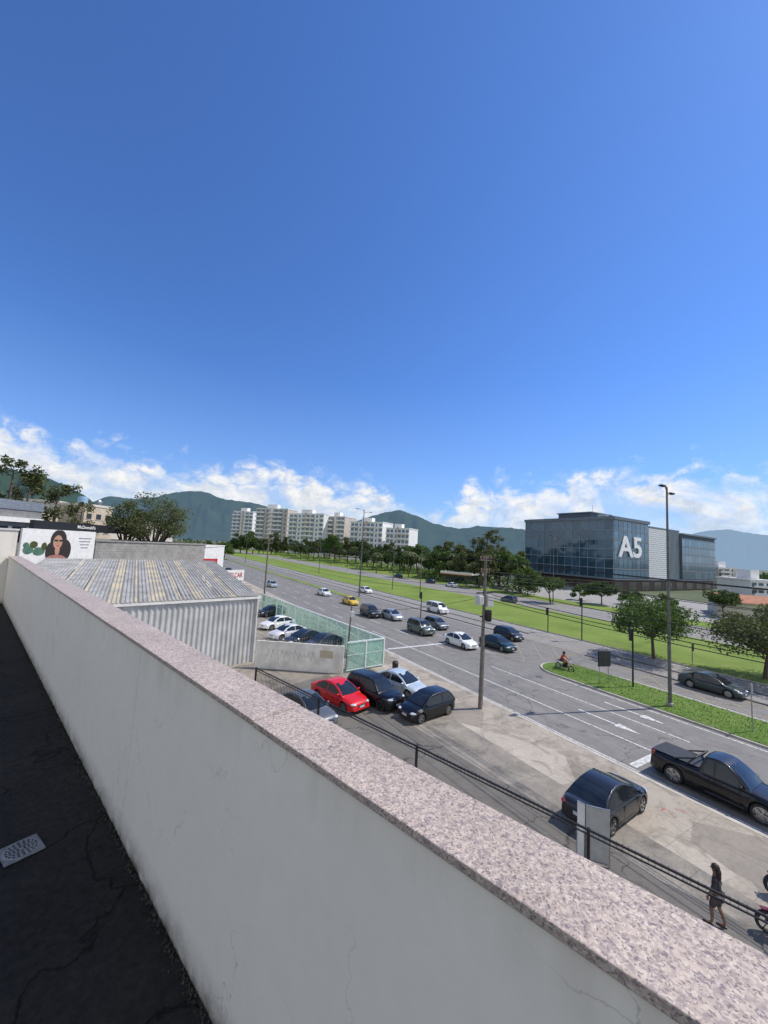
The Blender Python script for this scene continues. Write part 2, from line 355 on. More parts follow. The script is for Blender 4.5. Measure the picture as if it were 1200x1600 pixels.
bg2=N(t,'ShaderNodeBackground',Strength=.95); t.links.new(cc,bg2.inputs[0])
hz=ramp(t,sp.outputs[2],[(0.0,.6),(.08,.42),(.2,.17),(.4,0)])
bg3=N(t,'ShaderNodeBackground',Strength=.80); bg3.inputs[0].default_value=(.44,.60,.88,1)
mh=N(t,'ShaderNodeMixShader'); t.links.new(hz,mh.inputs[0]); t.links.new(bg.outputs[0],mh.inputs[1]); t.links.new(bg3.outputs[0],mh.inputs[2])
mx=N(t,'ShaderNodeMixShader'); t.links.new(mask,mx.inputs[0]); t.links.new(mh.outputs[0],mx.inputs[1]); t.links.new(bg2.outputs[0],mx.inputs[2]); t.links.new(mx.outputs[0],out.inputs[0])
ld=bpy.data.lights.new('sun','SUN'); ld.energy=4.4; ld.angle=R(.5); ld.color=(1,.945,.86); lo=bpy.data.objects.new('sun',ld); COL.objects.link(lo)
lo.rotation_euler=S.to_track_quat('Z','Y').to_euler()
# ---------------------------------------------------------------- setting: ground
def sheet(name,pts,z,mat):
    b=MB(); b.poly([(q.x,q.y,z) for q in pts]); o=b.build(name,mat)
    return struct(o)
b=MB(); b.poly([(-14000,-4000,-.1),(14000,-4000,-.1),(14000,14000,-.1),(-14000,14000,-.1)]); struct(b.build('ground',m_ground))
def strip(name,s0,s1,t0,t1,z,mat): return sheet(name,[ST(s0,t0),ST(s0,t1),ST(s1,t1),ST(s1,t0)],z,mat)
strip('road',-120,900,22.2,50,0,m_asph)
strip('road_far',-120,900,70.2,84,0,m_asph2)
def kerbed(name,pts,z,mat,kw=.18,kname='kerb'):
    b=MB(); m=len(pts); inner=[]
    for i,q in enumerate(pts):
        a=(pts[i]-pts[i-1]).normalized(); d=(pts[(i+1)%m]-pts[i]).normalized(); tt=(a+d).normalized(); nn=Vector((-tt.y,tt.x,0)); inner.append(q+nn*kw)
    for i in range(m):
        j=(i+1)%m
        b.poly([(pts[i].x,pts[i].y,z),(pts[j].x,pts[j].y,z),(inner[j].x,inner[j].y,z),(inner[i].x,inner[i].y,z)])
        b.poly([(pts[i].x,pts[i].y,-.02),(pts[j].x,pts[j].y,-.02),(pts[j].x,pts[j].y,z),(pts[i].x,pts[i].y,z)])
    struct(b.build(kname,m_kerb)); b=MB(); b.poly([(q.x,q.y,z+.03) for q in inner])
    for i in range(m):
        j=(i+1)%m; b.poly([(inner[i].x,inner[i].y,z-.02),(inner[j].x,inner[j].y,z-.02),(inner[j].x,inner[j].y,z+.03),(inner[i].x,inner[i].y,z+.03)])
    return struct(b.build(name,mat,recalc=False))
def isl(s0,s1,t0,t1,k=7,rr=None):
    r=(t1-t0)/2 if rr is None else rr; P=[]
    P.append(ST(s0,t0)); P.append(ST(s0,t1))
    for i in range(k+1):
        a=pi/2*i/k; P.append(ST(s1-r+r*sin(a)*1.0,t1-r+r*cos(a)))
    for i in range(k+1):
        a=pi/2*i/k; P.append(ST(s1-r+r*cos(a),t0+r-r*sin(a)))
    ar=sum((P[i].x*P[(i+1)%len(P)].y-P[(i+1)%len(P)].x*P[i].y) for i in range(len(P)))
    if ar<0: P.reverse()
    Q=[]
    for q in P:
        if not Q or (q-Q[-1]).length>.05: Q.append(q)
    return Q
kerbed('grass_verge',isl(-60,25.5,32.8,38.0),.12,m_grassd)
kerbed('grass_median',isl(-60,800,50,70,rr=3),.12,m_grass)
kerbed('grass_divider',isl(70,420,36.6,38.4),.12,m_grass)
kerbed('far_verge',[ST(-120,84),ST(-120,139),ST(900,139),ST(900,84)],.08,m_grass)
sheet('plaza_paving',[ST(30,92),ST(30,139.6),ST(112,139.6),ST(112,92)],.125,pm('plaza_pave',(.33,.32,.29),(.24,.23,.215),.6,.9))
for (s0,s1,t0,t1,mt,nm) in ((-60,420,-90,17.6,m_lot,'parking_lot_ground'),(-60,420,17.6,22.0,m_walk,'pavement'),):
    sheet(nm,[ST(s0,t0),ST(s0,t1),ST(s1,t1),ST(s1,t0)],.12,mt)
# worn asphalt strip beside the fence, ragged far edge
P_=[]
for i in range(40):
    f_=i/39; ww=-8+33*f_; nn_=15.2+6.3*f_+.35*noise.noise(Vector((ww*.6,1.3,0)))+.15*noise.noise(Vector((ww*2.3,5,0))); P_.append(n*nn_+w*ww)
P_+= [n*9+w*25,n*9+w*-8]
sheet('parking_asphalt',P_,.1245,m_asph3)
k=MB(); k.box(ST(180,22.1,.055),(.24,480,.15),AV); struct(k.build('kerb',m_kerb))
m_patchd=pm('dark_repair',(.09,.088,.085),(.13,.125,.12),1.5,.9)
m_redmark=roadpaint('red_chalk',(.35,.10,.07),.45,base=(.36,.31,.25))
b=MB()
for i,(px,py) in enumerate(((1035,1265),(1050,1272),(1066,1268))):
    q_=G(px,py,.126); b.box((q_.x,q_.y,.126),(.5,.07,.002),AV+i*.9); b.box((q_.x+.1,q_.y+.15,.1262),(.3,.06,.002),AV+1.4)
struct(b.build('pavement_marks',m_redmark))
def line(b,s0,s1,t,wd_=.12,z=.006):
    a=[ST(s0,t-wd_/2,z),ST(s0,t+wd_/2,z),ST(s1,t+wd_/2,z),ST(s1,t-wd_/2,z)]; b.poly(a)
b=MB()
line(b,9,44,25.7); line(b,11,27,29.2)
for tt in (25.7,29.2):
    s=46 if tt<29 else 34
    while s<300: line(b,s,s+3,tt); s+=7
s=30
while s<300: line(b,s,s+3,33); s+=7
line(b,-60,900,22.6,.10); line(b,-60,22,32.3,.12); line(b,38,300,42.4,.14); line(b,-40,300,49.4,.15); line(b,-60,20,38.6,.12)
for s in range(0,400,8): line(b,s,s+3,77.1)
line(b,-60,500,70.8); line(b,-60,500,83.4)
struct(b.build('lane_markings',m_line))
b=MB()
b.poly([ST(11.0,22.9,.007),ST(11.0,25.5,.007),ST(11.4,25.5,.007),ST(11.4,22.9,.007)])
b.poly([ST(35.5,22.9,.007),ST(35.5,32.8,.007),ST(35.9,32.8,.007),ST(35.9,22.9,.007)])
struct(b.build('stop_line',m_line))
def arrow(s,t,z=.007):
    b=MB()
    b.poly([ST(s,t-.08,z),ST(s,t+.08,z),ST(s-2.6,t+.08,z),ST(s-2.6,t-.08,z)])
    b.poly([ST(s-2.6,t-.35,z),ST(s-2.6,t+.35,z),ST(s-4.1,t,z)]); struct(b.build('lane_arrow',m_line))
arrow(17,27.4); arrow(17,30.7)
def hatch(s0,s1,t0,t1,stp,wd_=.10,z=.009):
    b=MB()
    def clip(c,sg):
        pts=[]
        for s in (s0,s1):
            t_=c-sg*(s-s0)+t0
            if t0<=t_<=t1: pts.append((s,t_))
        for t_ in (t0,t1):
            s=(c-(t_-t0))/sg+s0
            if s0<s<s1: pts.append((s,t_))
        if len(pts)>=2:
            a,d=pts[0],pts[1]; A=ST(*a,z+.001*(sg>0)); B=ST(*d,z+.001*(sg>0))
            if (B-A).length<.4: return
            nn=(B-A).normalized(); nn=Vector((-nn.y,nn.x,0))*wd_/2; b.poly([A-nn,A+nn,B+nn,B-nn])
    c=-(s1-s0)
    while c<(s1-s0)+(t1-t0):
        clip(c,1); clip(c,-1); c+=stp
    for (a0,a1,c0,c1) in ((s0,s0+.12,t0,t1),(s1-.12,s1,t0,t1),(s0,s1,t0,t0+.12),(s0,s1,t1-.12,t1)):
        b.poly([ST(a0,c0,z+.002),ST(a0,c1,z+.002),ST(a1,c1,z+.002),ST(a1,c0,z+.002)])
    struct(b.build('yellow_box_marking',m_yel))
hatch(26.5,35,33.6,42.2,2.8); hatch(26.5,35,43.3,49.2,2.8); hatch(8,19,39,42.2,2.8)
for tt in (43.0,46.2):
    b=MB(); b.box(ST(-17,tt,.04),(.25,86,.08),AV); struct(b.build('lane_separator',m_patchd))
    b=MB(); b.box(ST(180,tt,.04),(.25,288,.08),AV); struct(b.build('lane_separator',m_patchd))
b=MB()
b.poly([ST(-60,43.2,.004),ST(-60,49.2,.004),ST(420,49.2,.004),ST(420,43.2,.004)]); struct(b.build('bus_lane',asphalt('bus_lane_concrete',(.24,.225,.205))))
b=MB(); b.lathe([(0.001,.011),(.3,.011),(.33,.009)],'Z',20,ST(23,31,0)); struct(b.build('manhole_cover',m_patchd))
b=LB()
for i in range(9000):
    s=random.uniform(-2,24.5); tt=random.uniform(33.0,37.8)
    q=ST(s,tt,.15); a=random.uniform(0,2*pi); hh=random.uniform(.02,.07); ww=.03
    b.poly([q+Vector((cos(a)*ww,sin(a)*ww,0)),q-Vector((cos(a)*ww,sin(a)*ww,0)),q+Vector((random.uniform(-.05,.05),random.uniform(-.05,.05),hh))])
o=b.build('grass',m_grassd); tag(o,'short tufts of grass on the kerbed verge behind the pickup','grass'); o['kind']='stuff'
# ---------------------------------------------------------------- mountains
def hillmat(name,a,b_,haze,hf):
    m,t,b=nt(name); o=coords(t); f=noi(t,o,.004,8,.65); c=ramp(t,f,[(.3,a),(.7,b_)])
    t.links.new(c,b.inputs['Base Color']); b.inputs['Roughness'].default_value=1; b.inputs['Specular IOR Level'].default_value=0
    e=N(t,'ShaderNodeEmission'); e.inputs[0].default_value=(*haze,1); e.inputs[1].default_value=1  # flat glow mixed into the surface in place of atmospheric haze
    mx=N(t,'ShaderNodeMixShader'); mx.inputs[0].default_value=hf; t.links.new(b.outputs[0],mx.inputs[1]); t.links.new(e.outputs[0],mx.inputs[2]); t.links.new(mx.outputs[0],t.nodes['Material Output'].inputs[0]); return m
def ridge(name,pts,dist,depth,mat,seed,rough=1.0):
    b=MB(); x0,x1=pts[0][0],pts[-1][0]; NX=int((x1-x0)/3.5); NY=14; rows=[]
    for i in range(NX+1):
        px=x0+(x1-x0)*i/NX
        for k in range(len(pts)-1):
            if pts[k][0]<=px<=pts[k+1][0]+1e-6:
                f_=(px-pts[k][0])/(pts[k+1][0]-pts[k][0]); f_=f_*f_*(3-2*f_)*.5+f_*.5; py=pts[k][1]*(1-f_)+pts[k+1][1]*f_
        py+=1.6*noise.noise(Vector((px*.08,seed,0)))+.8*noise.noise(Vector((px*.31,seed,3)))
        P=D(px,dist); zt=zat(P,py); col=[]
        for j in range(NY+1):
            g=j/NY; d_=dist-depth*(1-g); Q=D(px,d_); e=g**.85
            z=-8+(zt+8)*e
            z+=(zt+8)*.30*rough*sin(pi*g)*noise.noise(Vector((px*.03,g*2.5,seed)))+(zt+8)*.12*sin(pi*g)*noise.noise(Vector((px*.11,g*6,seed)))
            Q.z=z; col.append(b.bm.verts.new(Q))
        Q=D(px,dist+depth*.7,-8); col.append(b.bm.verts.new(Q)); rows.append(col)
    for i in range(NX):
        for j in range(NY+1): b.bm.faces.new((rows[i][j],rows[i+1][j],rows[i+1][j+1],rows[i][j+1]))
    return struct(b.build(name,mat,smooth=180))
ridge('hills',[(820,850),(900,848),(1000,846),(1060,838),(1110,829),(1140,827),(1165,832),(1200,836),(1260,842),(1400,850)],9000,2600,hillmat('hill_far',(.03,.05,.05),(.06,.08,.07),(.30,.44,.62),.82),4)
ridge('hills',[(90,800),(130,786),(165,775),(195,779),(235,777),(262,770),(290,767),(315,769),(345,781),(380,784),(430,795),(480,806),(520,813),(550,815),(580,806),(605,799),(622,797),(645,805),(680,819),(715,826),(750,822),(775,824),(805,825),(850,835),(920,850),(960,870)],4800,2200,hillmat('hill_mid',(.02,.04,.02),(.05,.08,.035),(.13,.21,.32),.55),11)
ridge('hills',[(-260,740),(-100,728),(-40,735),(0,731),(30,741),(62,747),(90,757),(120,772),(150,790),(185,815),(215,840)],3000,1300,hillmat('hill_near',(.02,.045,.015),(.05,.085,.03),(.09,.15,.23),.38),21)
# ---------------------------------------------------------------- trees
def leaves(b,c,r,cnt,size):
    g=random.gauss; U_=random.uniform
    for i in range(cnt):
        dx,dy,dz=g(0,1),g(0,1),g(0,1); l=(random.random()**.45)/(sqrt(dx*dx+dy*dy+dz*dz)+1e-6)
        q=Vector((c[0]+dx*l*r[0],c[1]+dy*l*r[1],c[2]+dz*l*r[2]))
        e=Vector((g(0,1),g(0,1),g(0,.8))).normalized(); f=e.cross(Vector((g(0,1),g(0,1),g(0,1)))).normalized()
        s=size*U_(.6,1.3); e*=s; f*=s*.55
        b.poly([q+e,q+f,q-e,q-f])
def broadtree(name,h,wd_,nl,ls,mat,label,loc=(0,0,0),seed=0,clumps=16,cat='tree',group=None,low=.3):
    random.seed(seed); root=thing(name,label,cat,loc,0,group)
    tr=MB(); cr=LB(); lean=Vector((random.uniform(-.06,.06)*h,random.uniform(-.06,.06)*h,0))
    top=Vector((0,0,h*.42))+lean; tr.tube([(0,0,-.05),Vector((0,0,h*.2))+lean*.4,top],[h*.03,h*.022,h*.016],8)
    for i in range(clumps):
        a=2*pi*i/clumps*2.4+random.uniform(-.4,.4); rr=wd_/2*sqrt(random.uniform(.05,1))*.78
        z=h*(low+.15)+(h*(.86-low-.1))*(1-(rr/(wd_/2))**2*.6)*random.uniform(.3,1.08)
        c=Vector((cos(a)*rr,sin(a)*rr,z))+lean; cs_=wd_*random.uniform(.13,.24)
        leaves(cr,c,(cs_,cs_,cs_*.78),int(nl/clumps),ls)
        if i%2==0: tr.tube([top*.8,(top+c)/2+Vector((0,0,-.2)),c],[h*.014,h*.009,h*.003],6)
    tr.build('trunk',m_bark,root,smooth=60); cr.build('crown',mat,root); return root
def wispy(name,h,wd_,nl,mat,label,seed=0,group=None):
    random.seed(seed); root=thing(name,label,'tree',(0,0,0),0,group); tr=MB(); cr=LB()
    tr.tube([(0,0,-.05),(.1,0,h*.4),(-.1,.1,h*.75),(0,0,h*.96)],[h*.02,h*.015,h*.009,.02],7)
    for i in range(26):
        z=h*random.uniform(.3,.97); a=random.uniform(0,6.28); l=wd_/2*(1.1-(z/h-.3)*.9)*random.uniform(.6,1.1)
        e=Vector((cos(a)*l,sin(a)*l,z+l*random.uniform(.2,.7))); tr.tube([(0,0,z),e],[.05,.015],4)
        for k_ in range(4):
            f_=random.uniform(.35,1.05); c=Vector((0,0,z)).lerp(e,f_); leaves(cr,c,(l*.22+.15,l*.22+.15,l*.3+.15),int(nl/104),.16)
    tr.build('trunk',m_bark,root,smooth=60); cr.build('crown',mat,root); return root
def palm(name,h,label,seed,group=None):
    random.seed(seed); root=thing(name,label,'palm tree',(0,0,0),0,group); tr=MB(); cr=LB()
    tr.tube([(0,0,-.05),(.15,0,h*.5),(.1,.1,h)],[.2,.15,.12],8)
    for i in range(16):
        a=2*pi*i/16+random.uniform(-.15,.15); up=random.uniform(.1,.9); L=random.uniform(2,2.7); P=[]
        for k_ in range(7):
            g=k_/6; P.append(Vector((.1+cos(a)*L*g,.1+sin(a)*L*g,h+up*L*g*.8-1.5*L*g*g*.55)))
        for k_ in range(6):
            for sd in (-1,1):
                s_=Vector((-sin(a),cos(a),0))*sd*.42*(1-abs(k_/6-.4)); dn=Vector((0,0,-.2))
                cr.poly([P[k_],P[k_+1],P[k_+1]+s_*.8+dn+Vector((cos(a),sin(a),0))*.15,P[k_]+s_+dn])
    tr.build('trunk',m_bark,root,smooth=60); cr.build('crown',m_leafo,root); return root
P=G(1021,1027,.12); broadtree('street_tree',6.6,8.6,10000,.14,m_leaf,'rounded green tree on the grass median left of the tall lamp post',P,31,26,low=.18)
P=G(1195,1066,.12); broadtree('street_tree',7.0,9.4,11500,.145,m_leafo,'olive green tree with spreading crown cut by the right edge of the photo',P+Vector((1.0,1,0)),37,30,low=.12)
P=G(940,945,.08); broadtree('street_tree',5.6,7,4500,.22,m_leafd,'small round tree in front of the lettered corner of the glass office block',P,41,14)
P=G(860,942,.08); broadtree('street_tree',6.4,7.2,4500,.22,m_leaf,'bright green tree before the left glass facade of the office block',P,43,14)
P=G(1130,965,.08); broadtree('street_tree',5.6,6.5,4000,.22,m_leafd,'dark low tree under the right end of the office block',P,47,14)
for i,(px,py,h_,lb) in enumerate(((905,938,4.0,'low bush between the two small trees before the office block'),(985,946,4.2,'low leafy tree right of the lettered corner of the office block'),(1045,955,3.8,'low leafy tree below the pale screen of the office block'),(825,932,5.0,'small tree at the left corner of the office block'))):
    P=G(px,py,.08); broadtree('street_tree',h_,h_*1.2,2500,.2,(m_leaf,m_leafd)[i%2],lb,P,70+i,12,low=0)
gt='trees beyond the far carriageway'
p0=broadtree('avenue_tree',10,10,2800,.36,m_leafd,'dark broad tree in the row beyond the far carriageway',(0,0,-500),51,15,group=gt,low=0)
p1=broadtree('avenue_tree',10,9,2800,.36,m_leaf,'mid green broad tree in the row beyond the far carriageway',(0,0,-500),52,15,group=gt,low=0)
p2=broadtree('avenue_tree',11,8,2600,.36,m_leafo,'olive green loose tree in the row beyond the far carriageway',(0,0,-500),53,13,group=gt,low=.05)
p3=wispy('casuarina_tree',14,6.5,3600,m_leafo,'tall feathery tree rising above the row beyond the road',54)
p4=palm('palm_tree',8,'palm with drooping fronds in the strip beyond the far carriageway',55,'palms beyond the far carriageway')
protos=[p0,p1,p2]; random.seed(99)
FL={}
def place(proto,P,rz,s,label=None,group=None):
    k_=proto.name
    if k_ not in FL:
        FL[k_]=1; proto.location=P; proto.rotation_euler=(0,0,rz); proto.scale=s
        if label: proto['label']=label
        if group: proto['group']=group
        return proto
    return dup(proto,P,rz,s,label,group)
px=366
while px<815:
    r=ray(px,hor(px)); off=atan2(r.x,r.y)-atan2(u.x,u.y); d0_=88/max(sin(off),.1); d_=min(d0_*random.uniform(1.02,1.5),350 if px<640 else 440)
    P=D(px,d_,.05); up_=random.uniform(0,15) if px<560 else (random.uniform(-6,9) if px<680 else random.uniform(-6,11))
    s=min(2.0,max(.5,zat(P,hor(px)-up_)/9.3)); proto=random.choice(protos)
    place(proto,P,random.uniform(0,6.28),(s*random.uniform(.8,1.15),s*random.uniform(.8,1.15),s)); px+=random.uniform(6,13)
for (px,d_) in ((300,260),(330,300),(352,230),(285,200),(262,210),(240,230),(318,170),(345,330)):
    P=D(px,d_,.0); s=random.uniform(.7,1.05); place(random.choice(protos),P,random.uniform(0,6.28),(s,s,s*.9),'bushy green tree at the far left end of the avenue near the vanishing point','trees at the far end of the avenue')
P=D(762,150,.05); s=(zat(P,829))/14; place(p3,P,.3,(s*1.5,s*1.5,s),'tall feathery tree left of the office block')
P=D(746,158,.05); s=(zat(P,840))/14; place(p3,P,1.3,(s*1.2,s*1.2,s),'shorter feathery tree at the left flank of the tall one by the office block')
P=D(778,156,.05); s=(zat(P,838))/14; place(p3,P,2.3,(s*1.2,s*1.2,s),'feathery tree at the right flank of the tall one by the office block')
for i,(px,d_,py) in enumerate(((655,145,862),(590,165,858),(812,120,872),(640,150,855),(705,150,860))):
    P=D(px,d_,.05); s=zat(P,py)/9.6; place(p4,P,i*1.1,(s,s,s))
for i,(px,d_,py,ww,lb) in enumerate(((8,85,722,1.2,'wispy tall tree at the far left edge behind the silver roofed shop'),(38,92,742,1.0,'wispy tree second from the left edge of the photo'),(84,88,758,1.1,'dark wispy tree behind the beige houses at left'),(124,95,786,1.0,'short wispy tree just left of the beige house'),)):
    P=D(px,d_,0); s=zat(P,py)/14; place(p3,P,i*.9,(s*ww,s*ww,s),lb)
P=D(240,88,0); hh=zat(P,766); broadtree('feathery_tree',hh,12,9000,.19,m_leafo,'large feathery tree behind the concrete block building',P,61,30,low=.3)
P=D(194,92,0); hh=zat(P,772); broadtree('feathery_tree',hh,8,6000,.19,m_leafo,'narrower feathery tree touching the large one behind the block building',P,62,18,low=.3)
random.seed(5); b=LB()
for i in range(700):
    px=random.uniform(-150,1350); d_=random.uniform(430,620); P=D(px,d_); hh=random.uniform(4,12)
    if 1110<px: hh*=.7
    leaves(b,(P.x,P.y,hh*.5),(7,7,hh*.5),22,1.5)
o=b.build('far_wood',m_leafd); tag(o,'dark band of distant woodland along the horizon','trees'); o['kind']='stuff'
b=LB()
for i in range(260):
    px=random.uniform(430,830); r=ray(px,hor(px)); off=atan2(r.x,r.y)-atan2(u.x,u.y); d_=87/max(sin(off),.12)*random.uniform(1,1.5); P=D(px,d_)
    leaves(b,(P.x,P.y,1.0),(3,3,1.6),45,.35)
o=b.build('hedge_shrubs',m_leaf); tag(o,'low undergrowth beneath the tree row beyond the far carriageway','shrubs'); o['kind']='stuff'
# ---------------------------------------------------------------- terrace
TZ=H-1.75; LT=AW
b=MB(); b.b2(-5,12.8,-.80,5,-.25,0); o=b.build('terrace_floor',m_tfloor,loc=(0,0,TZ),rz=LT); struct(o)
pp=thing('parapet_wall','off white parapet wall topped with speckled pink granite coping','wall',(0,0,TZ),LT)
xs=[-4,2.67,8.1,12.6]
for i in range(3):
    b=MB(); b.b2(xs[i]+.002,xs[i+1]-.002,-.975,-.803,-.02,1.075); b.build('wall_panel',m_pwall,pp)
xs=[-4,-1.9,-.55,1.32,3.3,5.2,7.1,9.0,10.9,12.6]
random.seed(8)
for i in range(len(xs)-1):
    b=MB(); dz=random.uniform(-.0015,.0015); dy=random.uniform(-.0025,.0025)
    b.b2(xs[i]+.0012,xs[i+1]-.0012,-1.000+dy,-.787+dy,1.0765+dz,1.098+dz); b.build('coping_slab',m_gran,pp,bevel=.003)
ew=thing('end_wall','white rendered wall closing the far end of the terrace at the left edge','wall',(0,0,TZ),LT)
b=MB(); b.b2(12.62,12.8,-.90,4.8,-.02,1.70); b.build('wall_panel',m_pwall,ew); b=MB(); b.b2(12.6,12.82,-.92,4.82,1.701,1.74); b.build('coping',m_white,ew)
b=LB(); random.seed(3)
for i in range(5000):
    x=-1.5+random.random()**1.3*13; y=-.797+abs(random.gauss(0,.014)); s=random.uniform(.003,.011)
    q=Vector((x,y,.001)); a=random.uniform(0,6); b.poly([q+Vector((cos(a)*s,sin(a)*s,0)),q+Vector((-sin(a)*s,cos(a)*s,0)),q+Vector((0,0,s))])
o=b.build('moss',pm('moss_dirt',(.03,.032,.018),(.07,.065,.05),20,.95)); o.location=(0,0,TZ); o.rotation_euler.z=LT; tag(o,'line of moss and grit along the foot of the parapet','moss'); o['kind']='stuff'
g0=G(33,1328,TZ+.004); dg=thing('floor_drain','square pale metal drain grate set in the black terrace floor','drain',g0,LT+R(8))
m_dr=pm('drain_metal',(.24,.235,.22),(.15,.145,.14),30,.6,.1)
b=MB(); b.b2(-.085,.085,-.085,.085,0,.004); b.build('frame',m_dr,dg,bevel=.002)
b=MB(); b.lathe([(.001,.0065),(.074,.0065),(.077,.004)],'Z',32); b.build('grate',pm('drain_disc',(.30,.295,.28),(.21,.205,.195),30,.6,.1),dg)
b=MB()
for rr,k_ in ((.016,6),(.032,10),(.048,14),(.063,18)):
    for i in range(k_):
        a=2*pi*i/k_; b.box((rr*cos(a),rr*sin(a),.0072),(.0085,.011,.001),a)
b.build('slots',m_seam,dg)
ob=thing('terrace_building','plain rendered building carrying the terrace underfoot','building',(0,0,0),LT)
b=MB(); b.b2(-4.9,12.75,-.965,4.9,.0,TZ-.26); b.build('wall',m_white,ob)
# ---------------------------------------------------------------- iron fence
FN=13.55; fr=thing('iron_fence','long black iron fence whose dark top rail runs along the lot','fence',n*FN+Vector((0,0,.12)),AW)
x0,x1=-3.0,22.8; nb=4; L=(x1-x0)/nb
for i in range(nb+1):
    b=MB(); x=x0+i*L; b.box((x,0,1.27),(.08,.08,2.54)); b.box((x,0,2.585),(.10,.10,.02)); b.build('post',m_fence,fr)
for i in range(nb):
    b=MB(); a=x0+i*L+.05; e=x0+(i+1)*L-.05
    b.b2(a,e,-.028,.028,2.52,2.57); b.b2(a,e,-.02,.02,2.40,2.435)
    full=i==nb-1
    kk=int((e-a)/.15)
    for j in range(kk):
        x=a+(j+.5)*(e-a)/kk
        if full: b.box((x,0,1.2),(.018,.018,2.39))
        b.box((x,0,2.478),(.009,.009,.08)); b.box((x,0,2.595),(.008,.008,.05))
    b.build('fence_panel',m_fence,fr)
# ---------------------------------------------------------------- shed
rA=Vector((-10.9,35.3,0)); dW=Vector((-.70,-.71,0)).normalized(); dR=Vector((-12.7,19.7,0)); LW=18.5
sh_=thing('corrugated_shed','large shed with corrugated roof carrying yellowed translucent strips','shed')
def corr(b,P0,dx,lx,P1off,step,amp,nrm):
    kx=int(lx/(step/4)); prev=None
    for i in range(kx+1):
        x=i*step/4; ph=[0,1,1,0][i%4]; q=P0+dx*x+nrm*(amp*ph); r=q+P1off
        a=b.bm.verts.new(q); c=b.bm.verts.new(r)
        if prev: b.bm.faces.new((prev[0],a,c,prev[1]))
        prev=(a,c)
zl,zh=5.85,7.6
A3=rA+Vector((0,0,zl)); slope=dR+Vector((0,0,zh-zl))
m_roof=pm('roof_sheet',(.42,.405,.375),(.25,.24,.22),.9,.7,.1,detail=8); m_roofy=pm('roof_translucent_yellowed',(.52,.45,.30),(.36,.33,.27),.5,.6,detail=8,lo=.42,hi=.56)
def corr_roof(xa,xb,mat,name):
    b=MB(); corr(b,A3+dW*xa-slope*.01,dW,xb-xa,slope*1.02,.28,.07,Vector((0,0,1))); b.build(name,mat,sh_,recalc=False)
x=0.0; bands=[]
for wdt,y in ((1.96,0),(.56,1),(.84,0),(.28,1),(1.12,0),(.84,1),(.84,0),(.28,1),(.84,0),(1.12,1),(.84,0),(.28,1),(.84,0),(.84,1),(1.4,0),(.28,1),(1.4,0),(.28,1),(3.36,0)):
    bands.append((x,x+wdt,y)); x+=wdt
for a,e,y in bands: corr_roof(a,e,m_roofy if y else m_roof,'translucent_strip' if y else 'roof_sheet')
m_swall=pm('shed_wall_sheet',(.58,.575,.56),(.42,.415,.40),.7,.55,.1,detail=7)
b=MB(); nrm=Vector((dW.y,-dW.x,0)); nrm=nrm if nrm.dot(Vector((0,-1,0)))>0 else -nrm
corr(b,rA+Vector((0,0,.1)),dW,LW,Vector((0,0,zl-.32)),.4,.07,nrm); b.build('front_wall',m_swall,sh_,recalc=False)
b=MB(); B4=rA+dR; b.poly([rA,B4,B4+Vector((0,0,zh-.1)),rA+Vector((0,0,zl-.1))]); b.build('side_wall',m_white,sh_)
b=MB(); c=rA+dW*LW/2+nrm*.1; b.box((c.x,c.y,zl-.14),(LW+.3,.22,.2),atan2(dW.y,dW.x)); b.build('gutter',m_white,sh_)
b=MB(); q=rA+nrm*.16+dW*.1; b.tube([(q.x,q.y,.1),(q.x,q.y,zl-.2)],.06,8); b.build('downpipe',m_white,sh_)
def block(name,label,cat,P1,P2,depth,z1,mat,roofm=None,par=.25):
    r_=thing(name,label,cat,P1,atan2((P2-P1).y,(P2-P1).x)); Lb=(P2-P1).length
    b=MB(); b.b2(0,Lb,0,depth,0,z1); b.build('wall',mat,r_)
    b=MB()
    b.b2(-.12,Lb+.12,-.12,.16,z1+.002,z1+par); b.b2(-.12,Lb+.12,depth-.16,depth+.12,z1+.002,z1+par); b.b2(-.12,.16,.165,depth-.165,z1+.002,z1+par); b.b2(Lb-.16,Lb+.12,.165,depth-.165,z1+.002,z1+par)
    b.build('roof_parapet',roofm or mat,r_); return r_,Lb
def blockmat():
    m,t,b=nt('cinder_blocks'); o=coords(t); br=N(t,'ShaderNodeTexBrick',Scale=1.0); br.inputs['Brick Width'].default_value=.8; br.inputs['Row Height'].default_value=.4; br.inputs['Mortar Size'].default_value=.03
    br.inputs['Color1'].default_value=(.36,.34,.31,1); br.inputs['Color2'].default_value=(.27,.255,.235,1); br.inputs['Mortar'].default_value=(.17,.16,.15,1)
    mp=N(t,'ShaderNodeMapping'); mp.inputs['Rotation'].default_value=(R(90),0,0); t.links.new(o,mp.inputs[0]); t.links.new(mp.outputs[0],br.inputs['Vector'])
    c=mixc(t,.5,br.outputs['Color'],ramp(t,noi(t,o,.8,7,.7),[(.3,(.15,.145,.135)),(.7,(.46,.44,.40))])); t.links.new(c,b.inputs['Base Color']); b.inputs['Roughness'].default_value=.95; return m
m_cb=blockmat()
P1=D(152,70);P2=D(322,84); z1=zat(P1,846); r_,Lb=block('block_building','unfinished grey concrete block building behind the corrugated shed','building',P1,P2,12,z1,m_cb)
P1=D(322,84); P2=D(352,110); z1=zat(P1,850); block('small_building','narrow pale building end behind the block building','building',P1,P2,8,z1*.93,m_white)
